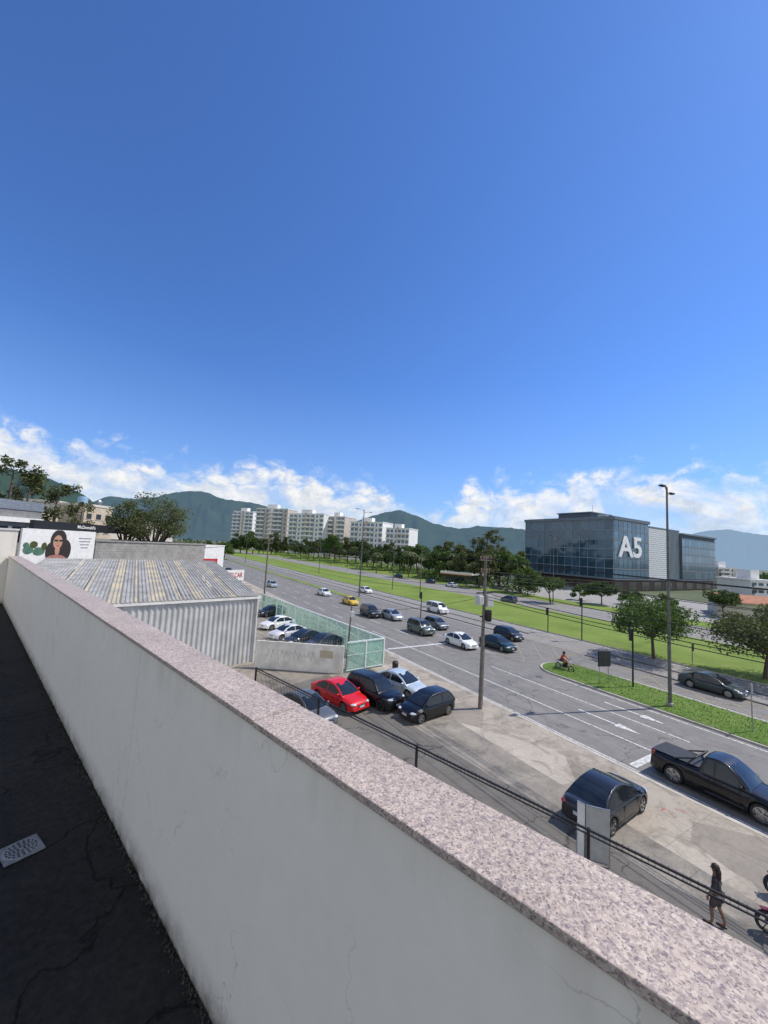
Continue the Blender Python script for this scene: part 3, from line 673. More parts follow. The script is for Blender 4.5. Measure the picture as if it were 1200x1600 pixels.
# hoarding
P1=D(36,60);P2=D(150,66); e=(P2-P1); bb=thing('billboard','white advertising hoarding with a dark haired woman at far left','billboard',P1,atan2(e.y,e.x)); Lb=e.length
zt_=zat(P1,825); zb_=zat(P1,872)-1.5; ht=zt_-zat(P1,868)
b=MB(); b.b2(0,Lb,0,.25,zb_,zt_); b.build('panel',m_white,bb)
for x in (1,Lb/2,Lb-1):
    b=MB(); b.b2(x-.12,x+.12,.3,.55,0,zt_-.2); b.build('post',m_dkmetal,bb)
m_skin=pm('poster_skin',(.48,.27,.18),(.42,.23,.15),2,.6); m_hair=pm('hair_dark',(.02,.014,.012),(.035,.022,.016),5,.6); m_teal=pm('poster_leaf',(.10,.2,.13),(.05,.12,.08),2,.6); m_rose=pm('poster_rose',(.40,.18,.15),(.34,.14,.12),2,.6)
def disc(name,fx,fz,rx,rz_,mat,dep,k=26):
    x=Lb*fx; z=zt_-ht*fz; b=MB(); P_=[]
    for i in range(k):
        zz=max(z+rz_*sin(2*pi*i/k),zb_+.02); zz=min(zz,zt_-.03); P_.append((x+rx*cos(2*pi*i/k),-.02-dep,zz))
    b.poly(P_); return b.build(name,mat,bb)
U=ht/4.0*1.6
for i,(fx,fz,rx,rz_,mt) in enumerate(((.09,.80,.35,.30,m_teal),(.15,.60,.28,.26,m_leafo),(.22,.85,.42,.3,m_teal),(.28,.66,.2,.3,m_leafo),(.06,.62,.2,.2,m_teal))):
    disc('poster_foliage',fx,fz,rx*U*1.3,rz_*U*1.3,mt,.002+.001*i)
disc('poster_hair',.46,.40,.80*U,1.05*U,m_hair,.008); disc('poster_hair',.55,.80,.70*U,1.1*U,m_hair,.009); disc('poster_hair',.37,.85,.5*U,.9*U,m_hair,.010)
disc('poster_neck',.455,.80,.24*U,.5*U,m_skin,.011); disc('poster_shirt',.45,1.22,1.15*U,.6*U,m_rose,.012); disc('poster_face',.45,.48,.46*U,.68*U,m_skin,.014)
b=MB(); b.box((Lb*.425,-.038,zt_-ht*.42),(.36*U,.004,.17*U)); b.build('poster_lens',m_seam,bb); b=MB(); b.box((Lb*.49,-.038,zt_-ht*.42),(.36*U,.004,.17*U)); b.build('poster_lens',m_seam,bb)
disc('poster_lips',.455,.63,.15*U,.05*U,m_red,.016)
b=MB()
for i in range(4): b.box((Lb*.84,-.03,zt_-ht*(.3+.13*i)),(Lb*(.2-.03*i),.004,.09))
b.build('small_print',m_steel,bb)
P1=D(112,80);P2=D(228,92); e=P2-P1; fb=thing('restaurant_sign','long black fascia sign reading the restaurant name in white','sign',P1,atan2(e.y,e.x)); zt_=zat(P1,817); zb_=zat(P1,830)
b=MB(); b.b2(-6,e.length,0,.8,zb_,zt_); b.build('fascia',m_dkmetal,fb)
for x in (1.0,e.length-1.0):
    b=MB(); b.b2(x-.15,x+.15,.2,.5,0,zb_-.002); b.build('post',m_dkmetal,fb)
text('sign_lettering',"McDonald's",.72,.02,m_white,fb,Matrix.Translation((2.6,-.03,(zt_+zb_)/2+.05))@Matrix.Rotation(pi/2,4,'X'))
P1=D(-60,78);P2=D(62,84); z1=zat(P2,800); r_,Lb=block('shop_building','flat roofed shop with silver fascia at the far left edge','shop',P1,P2,14,z1,pm('shop_wall_grey',(.25,.25,.25),(.18,.18,.18),1,.7),m_steel,1.4)
b=MB(); b.b2(0,Lb,-.5,-.02,z1-1.9,z1-1.2); b.build('fascia_band',m_white,r_)
for i in range(7):
    b=MB(); b.b2(1+i*2.6,3+i*2.6,-.06,.02,z1-5.0,z1-2.6); b.build('window',m_glassc,r_)
m_beige=pm('beige_render',(.58,.49,.36),(.48,.40,.29),1,.85); m_cream=pm('cream_render',(.68,.63,.54),(.56,.52,.44),1,.85)
def house(P1,P2,dep,z1,mat,label,fl,co_,name='house'):
    r_,Lb=block(name,label,'house',P1,P2,dep,z1,mat,m_cream,.5); proto=None
    for f_ in range(fl):
        for c_ in range(co_):
            x=Lb*(c_+.5)/co_; z=z1-2.2-f_*3
            if proto is None:
                b=MB(); b.b2(-.6,.6,-.05,.05,-.6,.6); proto=b.build('window',m_glassc,r_,loc=(x,0,z))
                b=MB(); b.b2(-.75,.75,-.1,.04,-.72,-.61); sil=b.build('sill',m_cream,proto)
            else:
                q_=inst(proto,r_,(x,0,z)); inst(sil,q_)
    return r_,Lb
P1=D(86,110);P2=D(112,116); house(P1,P2,8,zat(P1,786),m_cream,'narrow cream house behind the hoarding at left',2,2)
P1=D(128,105);P2=D(172,110); r_,Lb=house(P1,P2,9,zat(P1,790),m_beige,'beige two storey house with water tank left of the feathery trees',2,3)
b=MB(); b.lathe([(.001,2.2),(.9,2.1),(1.0,1.9),(.85,0),(.001,0)],'Z',18,(3,4,zat(P1,790)+.1)); b.build('water_tank',pm('tank_blue',(.25,.4,.55),(.2,.33,.47),3,.5),r_,smooth=40)
b=MB(); z_=zat(P1,790); b.tube([(5.5,2,z_+.1),(5.5,2,z_+1.2)],.05,6); b.lathe([(.001,.0),(.35,.08),(.6,.28)],'Y',16,(5.5,1.7,z_+1.3)); b.build('satellite_dish',m_steel,r_,smooth=60)
P1=D(60,100);P2=D(88,104); house(P1,P2,8,zat(P1,800),m_beige,'low beige house partly hidden by the dark wispy tree',1,2)
P1=D(172,120);P2=D(270,130); house(P1,P2,8,zat(P1,814),m_cream,'long cream house behind the feathery trees',1,6)
P=D(357,62); P2=D(386,64); e=P2-P; ns=thing('shop_sign','white shop sign with red capital letters above the shed corner','sign',P,atan2(e.y,e.x)); zt_=zat(P,891); zb_=zat(P,908)
b=MB(); b.b2(0,e.length,0,.15,zb_,zt_); b.build('panel',m_white,ns,bevel=.02)
text('sign_lettering','NELCAR',1.0,.01,m_red,ns,Matrix.Translation((e.length/2,-.015,(zt_+zb_)/2))@Matrix.Rotation(pi/2,4,'X'),sx=.72)
for x in (.3,e.length-.3):
    b=MB(); b.b2(x-.06,x+.06,.16,.28,0,zt_-.05); b.build('post',m_steel,ns)
P=D(322,78); P2=D(343,80); e=P2-P; ns=thing('shop_sign','small red and white sign beside the block building','sign',P,atan2(e.y,e.x)); zt_=zat(P,866); zb_=zat(P,880)
b=MB(); b.b2(0,e.length,0,.15,zb_,(zb_+zt_)/2); b.build('panel',m_red,ns); b=MB(); b.b2(0,e.length,0,.15,(zb_+zt_)/2+.002,zt_); b.build('panel',m_white,ns)
b=MB(); b.b2(.9,1.1,.16,.3,0,zt_); b.build('post',m_steel,ns)
# ---------------------------------------------------------------- lot wall, barbed wire
P1=Vector((-10.2,33.6,.12)); P2=Vector((-2.7,33.2,.12)); lw=thing('lot_wall','dirty white wall topped with coiled barbed wire in front of the walled car park','wall',P1,atan2((P2-P1).y,(P2-P1).x)); L=(P2-P1).length
b=MB(); b.b2(0,L,-.09,.09,0,2.25); b.build('wall',pm('dirty_white_wall',(.88,.84,.77),(.66,.62,.55),1.2,.8,detail=8),lw)
b=MB(); pts=[]
for i in range(420):
    x=.05+(L-.1)*i/420; a=i*2*pi/12; pts.append((x,cos(a)*.16,2.5+sin(a)*.17))
b.tube(pts,.007,4)
for x in [i*.9 for i in range(9)]: b.tube([(x+.1,0,2.2),(x+.1,0,2.68)],.012,4)
b.build('barbed_wire',m_steel,lw)
b=MB(); b.b2(5.5,6.6,-.12,-.095,1.2,1.8); b.build('notice_board',m_beige,lw)
m_graf=pm('graffiti_dark',(.12,.12,.14),(.2,.2,.22),6,.8)
b=MB(); random.seed(17)
for i in range(11):
    x=1.0+i*.38; b.tube([(x,-.094,1.0+random.uniform(-.2,.2)),(x+.12,-.094,1.5+random.uniform(-.1,.2)),(x+.28,-.094,1.0+random.uniform(-.2,.3))],.012,4)
b.build('graffiti_scrawl',m_graf,lw)
m,t,bb_=nt('green_mesh_panel'); o=coords(t); bb_.inputs['Base Color'].default_value=(.55,.72,.64,1); bb_.inputs['Roughness'].default_value=.2
tb=N(t,'ShaderNodeBsdfTransparent'); tb.inputs[0].default_value=(.80,.93,.88,1); mx=N(t,'ShaderNodeMixShader')
f=noi(t,o,1.2,3); t.links.new(mth(t,'MULTIPLY_ADD',f,.4,.10),mx.inputs[0])
t.links.new(tb.outputs[0],mx.inputs[1]); t.links.new(bb_.outputs[0],mx.inputs[2]); t.links.new(mx.outputs[0],t.nodes['Material Output'].inputs[0]); m_gpan=m
m_gfr=pm('green_white_frame',(.74,.80,.76),(.62,.7,.65),2,.5)
gf=thing('green_glass_fence','green translucent panel fence with pale frame around the car park','fence',(0,0,.12))
def gfence(P1,P2,kk):
    for i in range(kk):
        a=P1.lerp(P2,i/kk); e=P1.lerp(P2,(i+1)/kk); d=(e-a); an=atan2(d.y,d.x); c=(a+e)/2
        b=MB(); b.box((c.x,c.y,1.3),(d.length-.1,.02,2.2),an); b.build('panel',m_gpan,gf)
        b=MB(); b.box((a.x,a.y,1.25),(.12,.12,2.5),an); b.build('post',m_gfr,gf)
        b=MB(); b.box((c.x,c.y,2.46),(d.length-.1,.12,.12),an); b.box((c.x,c.y,.16),(d.length-.1,.07,.07),an); b.box((c.x,c.y,1.4),(d.length-.1,.03,.04),an); b.build('rail',m_gfr,gf)
Pc=Vector((.66,35.9,0)); gfence(Vector((-18.5,61.5,0)),Pc,15); gfence(Pc,Vector((-2.5,33.5,0)),2)
# ---------------------------------------------------------------- cars
def interp(tab,x):
    if x<=tab[0][0]: return tab[0][1]
    for i in range(len(tab)-1):
        if x<=tab[i+1][0]:
            f_=(x-tab[i][0])/(tab[i+1][0]-tab[i][0]); f_=f_*f_*(3-2*f_)*.4+f_*.6; return tab[i][1]*(1-f_)+tab[i+1][1]*f_
    return tab[-1][1]
STY={
'sedan':dict(L=4.5,W=1.76,Z=1.47,wb=2.62,wr=.325,top=[(-1,.50),(-.99,.74),(-.96,.92),(-.9,.985),(-.62,1.0),(-.3,.95),(.3,.93),(.52,.93),(.75,.85),(.87,.77),(.945,.68),(.985,.56),(1,.44)],cab=(-.82,-.36,.06,.56),zb=.90),
'hatch':dict(L=3.95,W=1.70,Z=1.49,wb=2.48,wr=.31,top=[(-1,.5),(-.985,.82),(-.95,.96),(-.85,1.0),(-.3,.95),(.3,.93),(.55,.93),(.78,.85),(.89,.76),(.955,.66),(.985,.56),(1,.44)],cab=(-.96,-.70,.10,.62),zb=.90),
'suv':dict(L=4.4,W=1.82,Z=1.72,wb=2.62,wr=.36,top=[(-1,.6),(-.985,1.0),(-.95,1.1),(-.8,1.12),(.3,1.06),(.52,1.06),(.82,1.0),(.93,.92),(.975,.78),(.99,.62),(1,.52)],cab=(-.95,-.82,.14,.54),zb=1.03),
'pickup':dict(L=5.3,W=1.88,Z=1.82,wb=3.22,wr=.40,top=[(-1,.62),(-.993,1.12),(-.98,1.17),(-.2,1.17),(-.12,1.12),(.3,1.12),(.5,1.12),(.82,1.06),(.93,.99),(.975,.86),(.99,.7),(1,.58)],cab=(-.20,-.115,.18,.50),zb=1.08),
'van':dict(L=4.6,W=1.82,Z=1.85,wb=2.75,wr=.33,top=[(-1,.6),(-.99,1.0),(-.96,1.12),(.3,1.08),(.62,1.05),(.84,.96),(.94,.86),(.98,.7),(1,.5)],cab=(-.97,-.9,.3,.70),zb=1.03)}
WH={}
def wheel_mesh(r,dark):
    key=(r,dark)
    if key in WH: return WH[key]
    b=MB(); hw=.105; b.lathe([(r*.70,-hw*.9),(r*.93,-hw),(r,-hw*.6),(r,hw*.6),(r*.93,hw),(r*.70,hw*.9),(r*.64,hw*.3),(r*.64,-hw*.3),(r*.70,-hw*.9)],'Y',26)
    ty=b.build('wheel',m_tyre,smooth=50)
    b=MB(); b.lathe([(r*.70,-hw*.85),(r*.66,-hw*.2),(.001,-hw*.1)],'Y',22); b.lathe([(r*.72,-hw*.92),(r*.66,-hw*.95),(r*.64,-hw*.6)],'Y',22)
    for i in range(5):
        a=2*pi*i/5; ro=Matrix.Rotation(-a,3,'Y'); b.box((cos(a)*r*.36,-hw*.72,sin(a)*r*.36),(r*.62,.03,r*.17),rot=ro)
    b.lathe([(.001,-hw*.95),(r*.14,-hw*.9),(r*.15,-hw*.5)],'Y',12)
    ri=b.build('rim',m_rimd if dark else m_rim,smooth=40)
    COL.objects.unlink(ty); COL.objects.unlink(ri); WH[key]=(ty,ri); return WH[key]
CARM={}
def car(style,label,P,ang,mat,group=None,name='car',cat='car',dark=False,detail=True):
    S_=STY[style]; L,W,Z,wb,wr,zb=(S_[k_] for k_ in ('L','W','Z','wb','wr','zb')); root=thing(name,label,cat,P,ang,group); h=L/2
    xw=[wb/2+.05,-wb/2+.05]
    key=(style,mat.name,detail)
    if key in CARM:
        for (q_,subs) in CARM[key]:
            c=inst(q_,root)
            for s_ in subs: inst(s_,c)
    else:
        rec=[]
        def add(o,subs=()): rec.append((o,list(subs))); return o
        b=MB(); NS=88 if detail else 50; secs=[]
        for i in range(NS+1):
            x=-h+L*i/NS; f_=abs(x/h); hw=W/2*(1-.22*max(0,(f_-.68)/.32)**2.2); zt=interp(S_['top'],x/h)
            zl_=.2+ (.12*max(0,(f_-.86)/.14))
            for xc in xw:
                d_=x-xc; Ra=wr+.055
                if abs(d_)<Ra: zl_=max(zl_,wr+sqrt(Ra*Ra-d_*d_)-.0)
            zl_=min(zl_,zt-.18)
            sh1=zt-.15 if zt-.15>zl_+.05 else zl_+.05
            half=[(0,zt),(.5*hw,zt-.008),(.78*hw,zt-.03),(.90*hw,zt-.07),(.96*hw,max(sh1,zt-.15)),(1.0*hw,sh1*.66+zl_*.34),(.995*hw,sh1*.25+zl_*.75),(.975*hw,zl_)]
            pts=[(x,-y,z) for y,z in half[::-1]]+[(x,y,z) for y,z in half[1:]]
            pts=[(x,-.9*hw,zl_)]+pts+[(x,.9*hw,zl_)]
            secs.append([b.bm.verts.new(q_) for q_ in pts])
        m_=len(secs[0])
        for i in range(NS):
            for j in range(m_):
                j2=(j+1)%m_
                b.bm.faces.new((secs[i][j],secs[i+1][j],secs[i+1][j2],secs[i][j2]))
        b.bm.faces.new(secs[0][::-1]); b.bm.faces.new(secs[-1])
        add(b.build('body',mat,root,smooth=38))
        b=MB(); b.b2(-h*.93,h*.93,-W*.36,W*.36,.19,.62); add(b.build('underbody',m_black,root))
        c0,c1,c2,c3=[q_*h for q_ in S_['cab']]; wB=W/2*.93; wT=W/2*.70
        def yy(z): return wB+(wT-wB)*(z-zb)/(Z-zb)
        prof=[(c0,zb-.03),(c0+(c1-c0)*.5,zb+(Z-zb)*.60),(c1,Z-.055),((c1*2+c2)/3,Z-.008),((c1+2*c2)/3,Z),(c2,Z-.05),(c2+(c3-c2)*.52,zb+(Z-zb)*.54),(c3,zb-.03)]
        b=MB(); Ls=[b.bm.verts.new((x,yy(z),z)) for x,z in prof]; Rs=[b.bm.verts.new((x,-yy(z),z)) for x,z in prof]
        Md=[b.bm.verts.new((x+(.05 if i>=5 else -.04 if i<=2 else 0),0,z+(.03 if 1<i<6 else 0))) for i,(x,z) in enumerate(prof)]
        for i in range(len(prof)-1):
            b.bm.faces.new((Ls[i],Ls[i+1],Md[i+1],Md[i])); b.bm.faces.new((Md[i],Md[i+1],Rs[i+1],Rs[i]))
        b.bm.faces.new(Ls); b.bm.faces.new(Rs[::-1]); add(b.build('cabin',mat,root,smooth=30,bevel=.045,seg=4))
        def pe(x,z,sd,o_=.012): return (x,sd*(yy(z)+o_),z)
        zl2,zt2=zb+.03,Z-.12
        def xe(z,side):
            pr=prof[:3] if side<0 else prof[5:][::-1]
            for i in range(len(pr)-1):
                if pr[i][1]<=z<=pr[i+1][1]:
                    f_=(z-pr[i][1])/(pr[i+1][1]-pr[i][1]); return pr[i][0]+(pr[i+1][0]-pr[i][0])*f_
            return pr[-1][0]
        mid=(c1+c2)/2-.02
        zm=(zl2+zt2)/2
        for sd in (-1,1):
            b=MB(); b.poly([pe(mid+.04,zl2,sd),pe(xe(zl2,1)-.20,zl2,sd),pe(xe(zm,1)-.13,zm,sd),pe(xe(zt2,1)-.1,zt2,sd),pe(mid+.04,zt2,sd)]); add(b.build('side_window',m_glassc,root))
            b=MB(); b.poly([pe(mid-.04,zl2,sd),pe(xe(zl2,-1)+.2,zl2,sd),pe(xe(zm,-1)+.13,zm,sd),pe(xe(zt2,-1)+.12,zt2,sd),pe(mid-.04,zt2,sd)]); add(b.build('side_window',m_glassc,root))
        for nm,sg in (('windscreen',1),('rear_window',-1)):
            b=MB(); rows=[]
            for g in (.08,.30,.535,.72,.90):
                z=zb+(Z-zb)*g; x=xe(z,sg)+sg*.020; rows.append([b.bm.verts.new((x+sg*.052*(1-abs(k_/3)),(yy(z)-.08)*k_/3,z+.010)) for k_ in (-3,-1.5,0,1.5,3)])
            for i in range(4):
                for j in range(4): b.bm.faces.new((rows[i][j],rows[i][j+1],rows[i+1][j+1],rows[i+1][j]))
            add(b.build(nm,m_glassc,root,smooth=60))
        zf=interp(S_['top'],.91)
        for sd in (-1,1):
            b=MB(); b.ell((h*.91,sd*W*.35,zf-.10),(.22,.15,.07),12,8,sd*-.6); add(b.build('headlight',m_head,root,smooth=60))
            zr_=interp(S_['top'],-.95); b=MB(); b.ell((-h*.94,sd*W*.37,zr_-.14),(.13,.12,.10 if style!='pickup' else .17),12,8,sd*.4); add(b.build('taillight',m_tail,root,smooth=60))
            b=MB(); b.ell((xe(zl2,1)-.24,sd*(W/2*.96+.09),zb+.10),(.07,.11,.07),10,8); b.box((xe(zl2,1)-.22,sd*(W/2*.93),zb+.07),(.05,.12,.03)); add(b.build('mirror',mat,root,smooth=60))
        if detail:
            b=MB(); b.box((h*.972,0,zf-.2),(.1,W*.42,.10)); add(b.build('grille',m_black,root,bevel=.02))
            b=MB(); b.box((h*.968,0,.36),(.1,W*.58,.13)); add(b.build('bumper_intake',m_black,root,bevel=.02))
            b=MB(); b.box((-h*.968,0,.36),(.1,W*.56,.12)); add(b.build('rear_diffuser',m_black,root,bevel=.02))
            b=MB(); b.box((h+.012,0,.46),(.02,.4,.12)); add(b.build('number_plate',m_plate,root))
            b=MB(); b.box((-h-.002,0,.62),(.03,.4,.12)); add(b.build('number_plate',m_plate,root))
            b=MB()
            for sd in (-1,1):
                for x in (xe(zl2,1)-.30,mid,xe(zl2,-1)+.40):
                    zt=zb-.09; b.box((x,sd*(W/2-.006),(zt+.3)/2+.03),(.010,.016,zt-.34))
                b.box(((xe(zl2,1)+xe(zl2,-1))/2,sd*(W/2-.006),.30),(wb-2*wr-.2,.012,.012))
            add(b.build('door_seams',m_seam,root))
            for sd in (-1,1):
                for x in (mid+.16,mid-.85):
                    b=MB(); b.box((x,sd*(W/2*.985+.01),zb-.15),(.16,.03,.03)); add(b.build('door_handle',mat,root,bevel=.008))
        if style=='pickup':
            b=MB(); b.b2(-h*.965,-h*.22,-W*.40,W*.40,1.165,1.19); add(b.build('bed_cover',m_black,root,bevel=.01))
            b=MB(); x=-h*.25
            b.tube([(x-.35,-W*.42,1.15),(x-.05,-W*.37,1.55),(x-.05,W*.37,1.55),(x-.35,W*.42,1.15)],.04,8); b.tube([(x-.9,-W*.42,1.16),(x-.1,-W*.39,1.5)],.035,6); b.tube([(x-.9,W*.42,1.16),(x-.1,W*.39,1.5)],.035,6); add(b.build('roll_bar',m_black,root,smooth=50))
            for sd in (-1,1):
                b=MB(); b.tube([(-h*.1,sd*(W/2+.03),.36),(h*.42,sd*(W/2+.03),.36)],.045,6); add(b.build('side_step',m_black,root))
        if style=='suv':
            for sd in (-1,1):
                b=MB(); b.tube([(c1+.15,sd*wT*.92,Z-.03),(c1+.2,sd*wT*.92,Z+.05),(c2-.2,sd*wT*.92,Z+.05),(c2-.12,sd*wT*.92,Z-.03)],.018,6); add(b.build('roof_rail',m_black,root))
        CARM[key]=rec
    ty,ri=wheel_mesh(wr,dark)
    for x in xw:
        for sd in (-1,1):
            t1=ty.copy(); COL.objects.link(t1); t1.parent=root; t1.location=(x,sd*(W/2-.12),wr); t1.rotation_euler=(0,random.uniform(0,1),0 if sd<0 else pi)
            t2=ri.copy(); COL.objects.link(t2); t2.parent=t1
    return root
c_blk=paint('paint_black',(.006,.006,.007)); c_red=paint('paint_red',(.62,.012,.016)); c_wht=paint('paint_white',(.78,.78,.77)); c_sil=paint('paint_silver',(.46,.49,.52),.4); c_gry=paint('paint_grey',(.13,.14,.15),.3)
c_dg=paint('paint_dark_grey',(.018,.020,.023),.1); c_teal=paint('paint_dark_teal',(.012,.035,.04),.1); c_ggr=paint('paint_green_grey',(.13,.155,.135),.3); c_yel=paint('paint_yellow',(.70,.46,.02)); c_dgr=paint('paint_dark_green_grey',(.035,.05,.05),.2)
LG='cars parked in the front lot'
def GL(px,py): return G(px,py,.125)
mW=atan2(-w.y,-w.x)
car('sedan','red sedan parked in the lot between the grey car and black off-roader',GL(529,1098),mW,c_red,LG)
car('sedan','grey car mostly hidden by the parapet and fence left of the red sedan',GL(477,1122),mW,c_gry,LG)
car('suv','black off-road vehicle parked right of the red sedan',GL(584,1096),mW,c_blk,LG,dark=True)
car('sedan','pale silver blue sedan parked beyond the black off-roader',GL(625,1080),mW,paint('paint_pale_blue',(.55,.62,.67),.3),LG)
car('hatch','black hatchback parked askew nearest the concrete utility pole',Vector((3.5,26.1,.12)),atan2(-.62,-.78),c_blk,LG)
car('sedan','dark sedan parked behind the upright board near the fence',Vector((10.1,17.35,.12)),atan2(.57,.82),c_dg,LG)
WG='cars in the walled car park'
car('sedan','white car at the far left end of the walled car park',GL(434,981),AN+pi,c_wht,WG)
car('sedan','pale silver car second in the walled car park row',GL(450,996),AN+pi,paint('paint_pearl',(.66,.67,.68),.15),WG)
car('sedan','black car third in the walled car park row',GL(474,1006),AN+pi,c_blk,WG)
car('sedan','black car nearest the barbed wire wall in the car park',GL(505,1013),AN+pi,c_dg,WG)
car('hatch','dark car glimpsed behind the white ones at the back of the car park',GL(424,962),AN+pi,c_dg,WG)
RG='cars on the near carriageway'
pk=car('pickup','black double cab pickup on the near lane at the right edge',Vector((16.3,18.9,0)),A_SOUTH,c_blk,RG,'pickup_truck','pickup truck')
pm_=G(1114,1253); pk.location=(pm_.x+v.x*.9,pm_.y+v.y*.9,0)
for (sty,px,py,mt,lb,nm,cat) in (
 ('sedan',719,1009,c_wht,'white sedan waiting left of the concrete utility pole','car','car'),
 ('sedan',777,1013,c_teal,'dark teal sedan right behind the utility pole','car','car'),
 ('hatch',794,998,c_dg,'dark grey hatchback beyond the teal sedan at the junction','car','car'),
 ('suv',657,989,c_ggr,'green grey off-road vehicle in the middle of the queue','car','car'),
 ('hatch',681,981,c_gry,'grey hatchback just right of the green grey off-roader','car','car'),
 ('sedan',612,967,c_sil,'silver grey sedan behind the dark off-roader in the queue','car','car'),
 ('suv',578,963,c_dg,'dark off-roader following the yellow taxi','car','car'),
 ('sedan',547,944,c_yel,'yellow taxi in the near carriageway','taxi','taxi'),
 ('sedan',506,930,c_wht,'white sedan left of the yellow taxi','car','car'),
 ('hatch',425,917,c_sil,'silver hatchback farthest back but one at left of the avenue','car','car'),
 ('sedan',571,926,c_wht,'white car in the inner lane beyond the yellow taxi','car','car'),
 ('van',683,957,c_wht,'white van in the inner lane beyond the green grey off-roader','van','van'),
 ('sedan',357,894,c_dg,'dark car farthest left on the near carriageway','car','car')):
    car(sty,lb,G(px,py),A_SOUTH,mt,RG,nm,cat,detail=True)
car('sedan','dark green grey saloon passing behind the grass verge at right',G(1112,1080),A_SOUTH,c_dgr,'cars on the inner lane')
FG='cars on the far carriageway'
for (sty,px,py,mt,lb) in (('sedan',705,917,c_wht,'small white car on the far carriageway'),('hatch',694,911,c_dg,'small dark car ahead of the white one on the far carriageway'),('hatch',780,941,c_gry,'grey car on the far carriageway below the feathery tree'),('sedan',672,903,c_dg,'tiny dark sedan far along the far carriageway'),('sedan',1100,968,c_red,'small red car beyond the median near the right trees')):
    P=G(px,py); tt=P.dot(v); P+=v*(max(72.3,min(82,tt))-tt); car(sty,lb,P,A_NORTH,mt,FG,detail=False)
# ---------------------------------------------------------------- poles and lamps
m_por=pm('porcelain',(.35,.2,.14),(.25,.14,.1),4,.3)
def upole(label,P,h,r=.17,arms=True,name='utility_pole',group=None,lean=0,aw=1.9):
    r_=thing(name,label,'utility pole',P,AV,group); b=MB(); b.tube([(0,0,-.05),(lean*.5,0,h*.5),(lean,0,h)],[r,r*.8,r*.6],12); b.build('pole',m_concl,r_,smooth=60)
    if arms:
        for z in (h-.35,h-1.2):
            sc_=aw/1.9
            b=MB(); b.box((lean,0,z),((1.9 if z>h-1 else 1.4)*sc_,.08,.08)); b.build('crossarm',m_concl,r_)
            for x in (-.85,-.35,.35,.85):
                b=MB(); b.lathe([(.001,.22),(.045,.2),(.055,.12),(.04,.1),(.055,.05),(.03,0),(.001,0)],'Z',8,(lean+x*sc_*(1 if z>h-1 else .75),0,z+.042)); b.build('insulator',m_por,r_,smooth=60)
    return r_
up=upole('concrete utility pole with grey boxes on the pavement beside the black hatchback',GL(750,1107),10.5,.15,aw=1.1,lean=.14)
m_box=pm('box_pale_grey',(.55,.55,.53),(.45,.45,.44),5,.6)
for (x,z,sx,sz) in ((-.36,7.35,.46,.62),(.52,7.3,.58,.85),):
    b=MB(); b.box((x,0,z),(sx,.45,sz)); b.build('equipment_box',m_box,up,bevel=.04)
b=MB(); b.box((.1,0,7.85),(1.5,.08,.08)); b.build('bracket',m_dkmetal,up); b=MB(); b.box((.08,0,6.2),(.7,.07,.07)); b.build('bracket',m_dkmetal,up)
b=MB(); b.lathe([(.001,.8),(.2,.78),(.22,.7),(.22,.05),(.18,0),(.001,0)],'Z',14,(.3,-.25,5.9)); b.build('cable_coil',m_dkmetal,up,smooth=50)
b=MB(); b.tube([(.15,-.05,.2),(.2,-.05,5)],.025,6); b.build('conduit',m_dkmetal,up)
up2=upole('concrete utility pole on the pavement beyond the green fence',GL(412,941),11.6,.17,group=None)
up3=upole('short leaning pole at the end of the barbed wire wall',GL(541,1046),5.4,.10,arms=False,lean=.15)
b=MB(); b.box((.15,-.18,4.7),(.35,.25,.5)); b.build('equipment_box',m_box,up3,bevel=.02)
up4=upole('distant utility pole at the left end of the pavement',GL(338,872),10.5,.15)
up6=upole('utility pole past the right edge of the view carrying the cables',ST(-14,20.9,.12),10.5,.19)
def cable(A,B,sag,r=.014,label='black overhead cable',group='overhead cables along the pavement'):
    pts=[]
    for i in range(15):
        g=i/14; q_=A.lerp(B,g); q_.z-=sag*4*g*(1-g); pts.append(q_)
    b=MB(); b.tube(pts,r,5); o=b.build('overhead_cable',m_wire); tag(o,label,'cable',group)
b0=GL(750,1107); b6=ST(-14,20.9,.12); b2_=GL(412,941)
for (x,z) in ((-.4,10.25),(.3,10.25),(.6,10.25),(-.25,9.4),(.45,9.4)):
    cable(b0+v*x+Vector((0,0,z)),b6+v*x+Vector((0,0,z)),.45,label='black overhead cable running right from the boxed utility pole',group='cables right of the utility pole')
for z in (8.3,7.8,7.6,7.4): cable(b0+v*.3+Vector((0,0,z)),b6+v*.3+Vector((0,0,z+.3)),.6,.02,label='thick low telephone cable running right from the boxed utility pole',group='thick cables right of the utility pole')
for (x,z) in ((-.4,10.25),(.3,10.25),(.6,10.25),(.5,7.7),(.3,8.2)):
    cable(b2_+v*x*1.5+Vector((0,0,z+(1 if z>9 else 0))),b0+v*x+Vector((0,0,z)),.8,.013,label='overhead cable running left along the avenue to the far utility pole',group='cables left of the utility pole')
for i in range(4): cable(b0+Vector((.2*i,0,9.4-i*.3)),ST(28,92+i,9.0-i*.3),1.0,.014,label='thin cable crossing the avenue towards the office block',group='cables crossing the avenue')
cable(Vector((-2.6,35,5.3)),b0+Vector((0,0,7.6)),.5,.014,label='service cable from the short leaning pole to the utility pole',group=None)
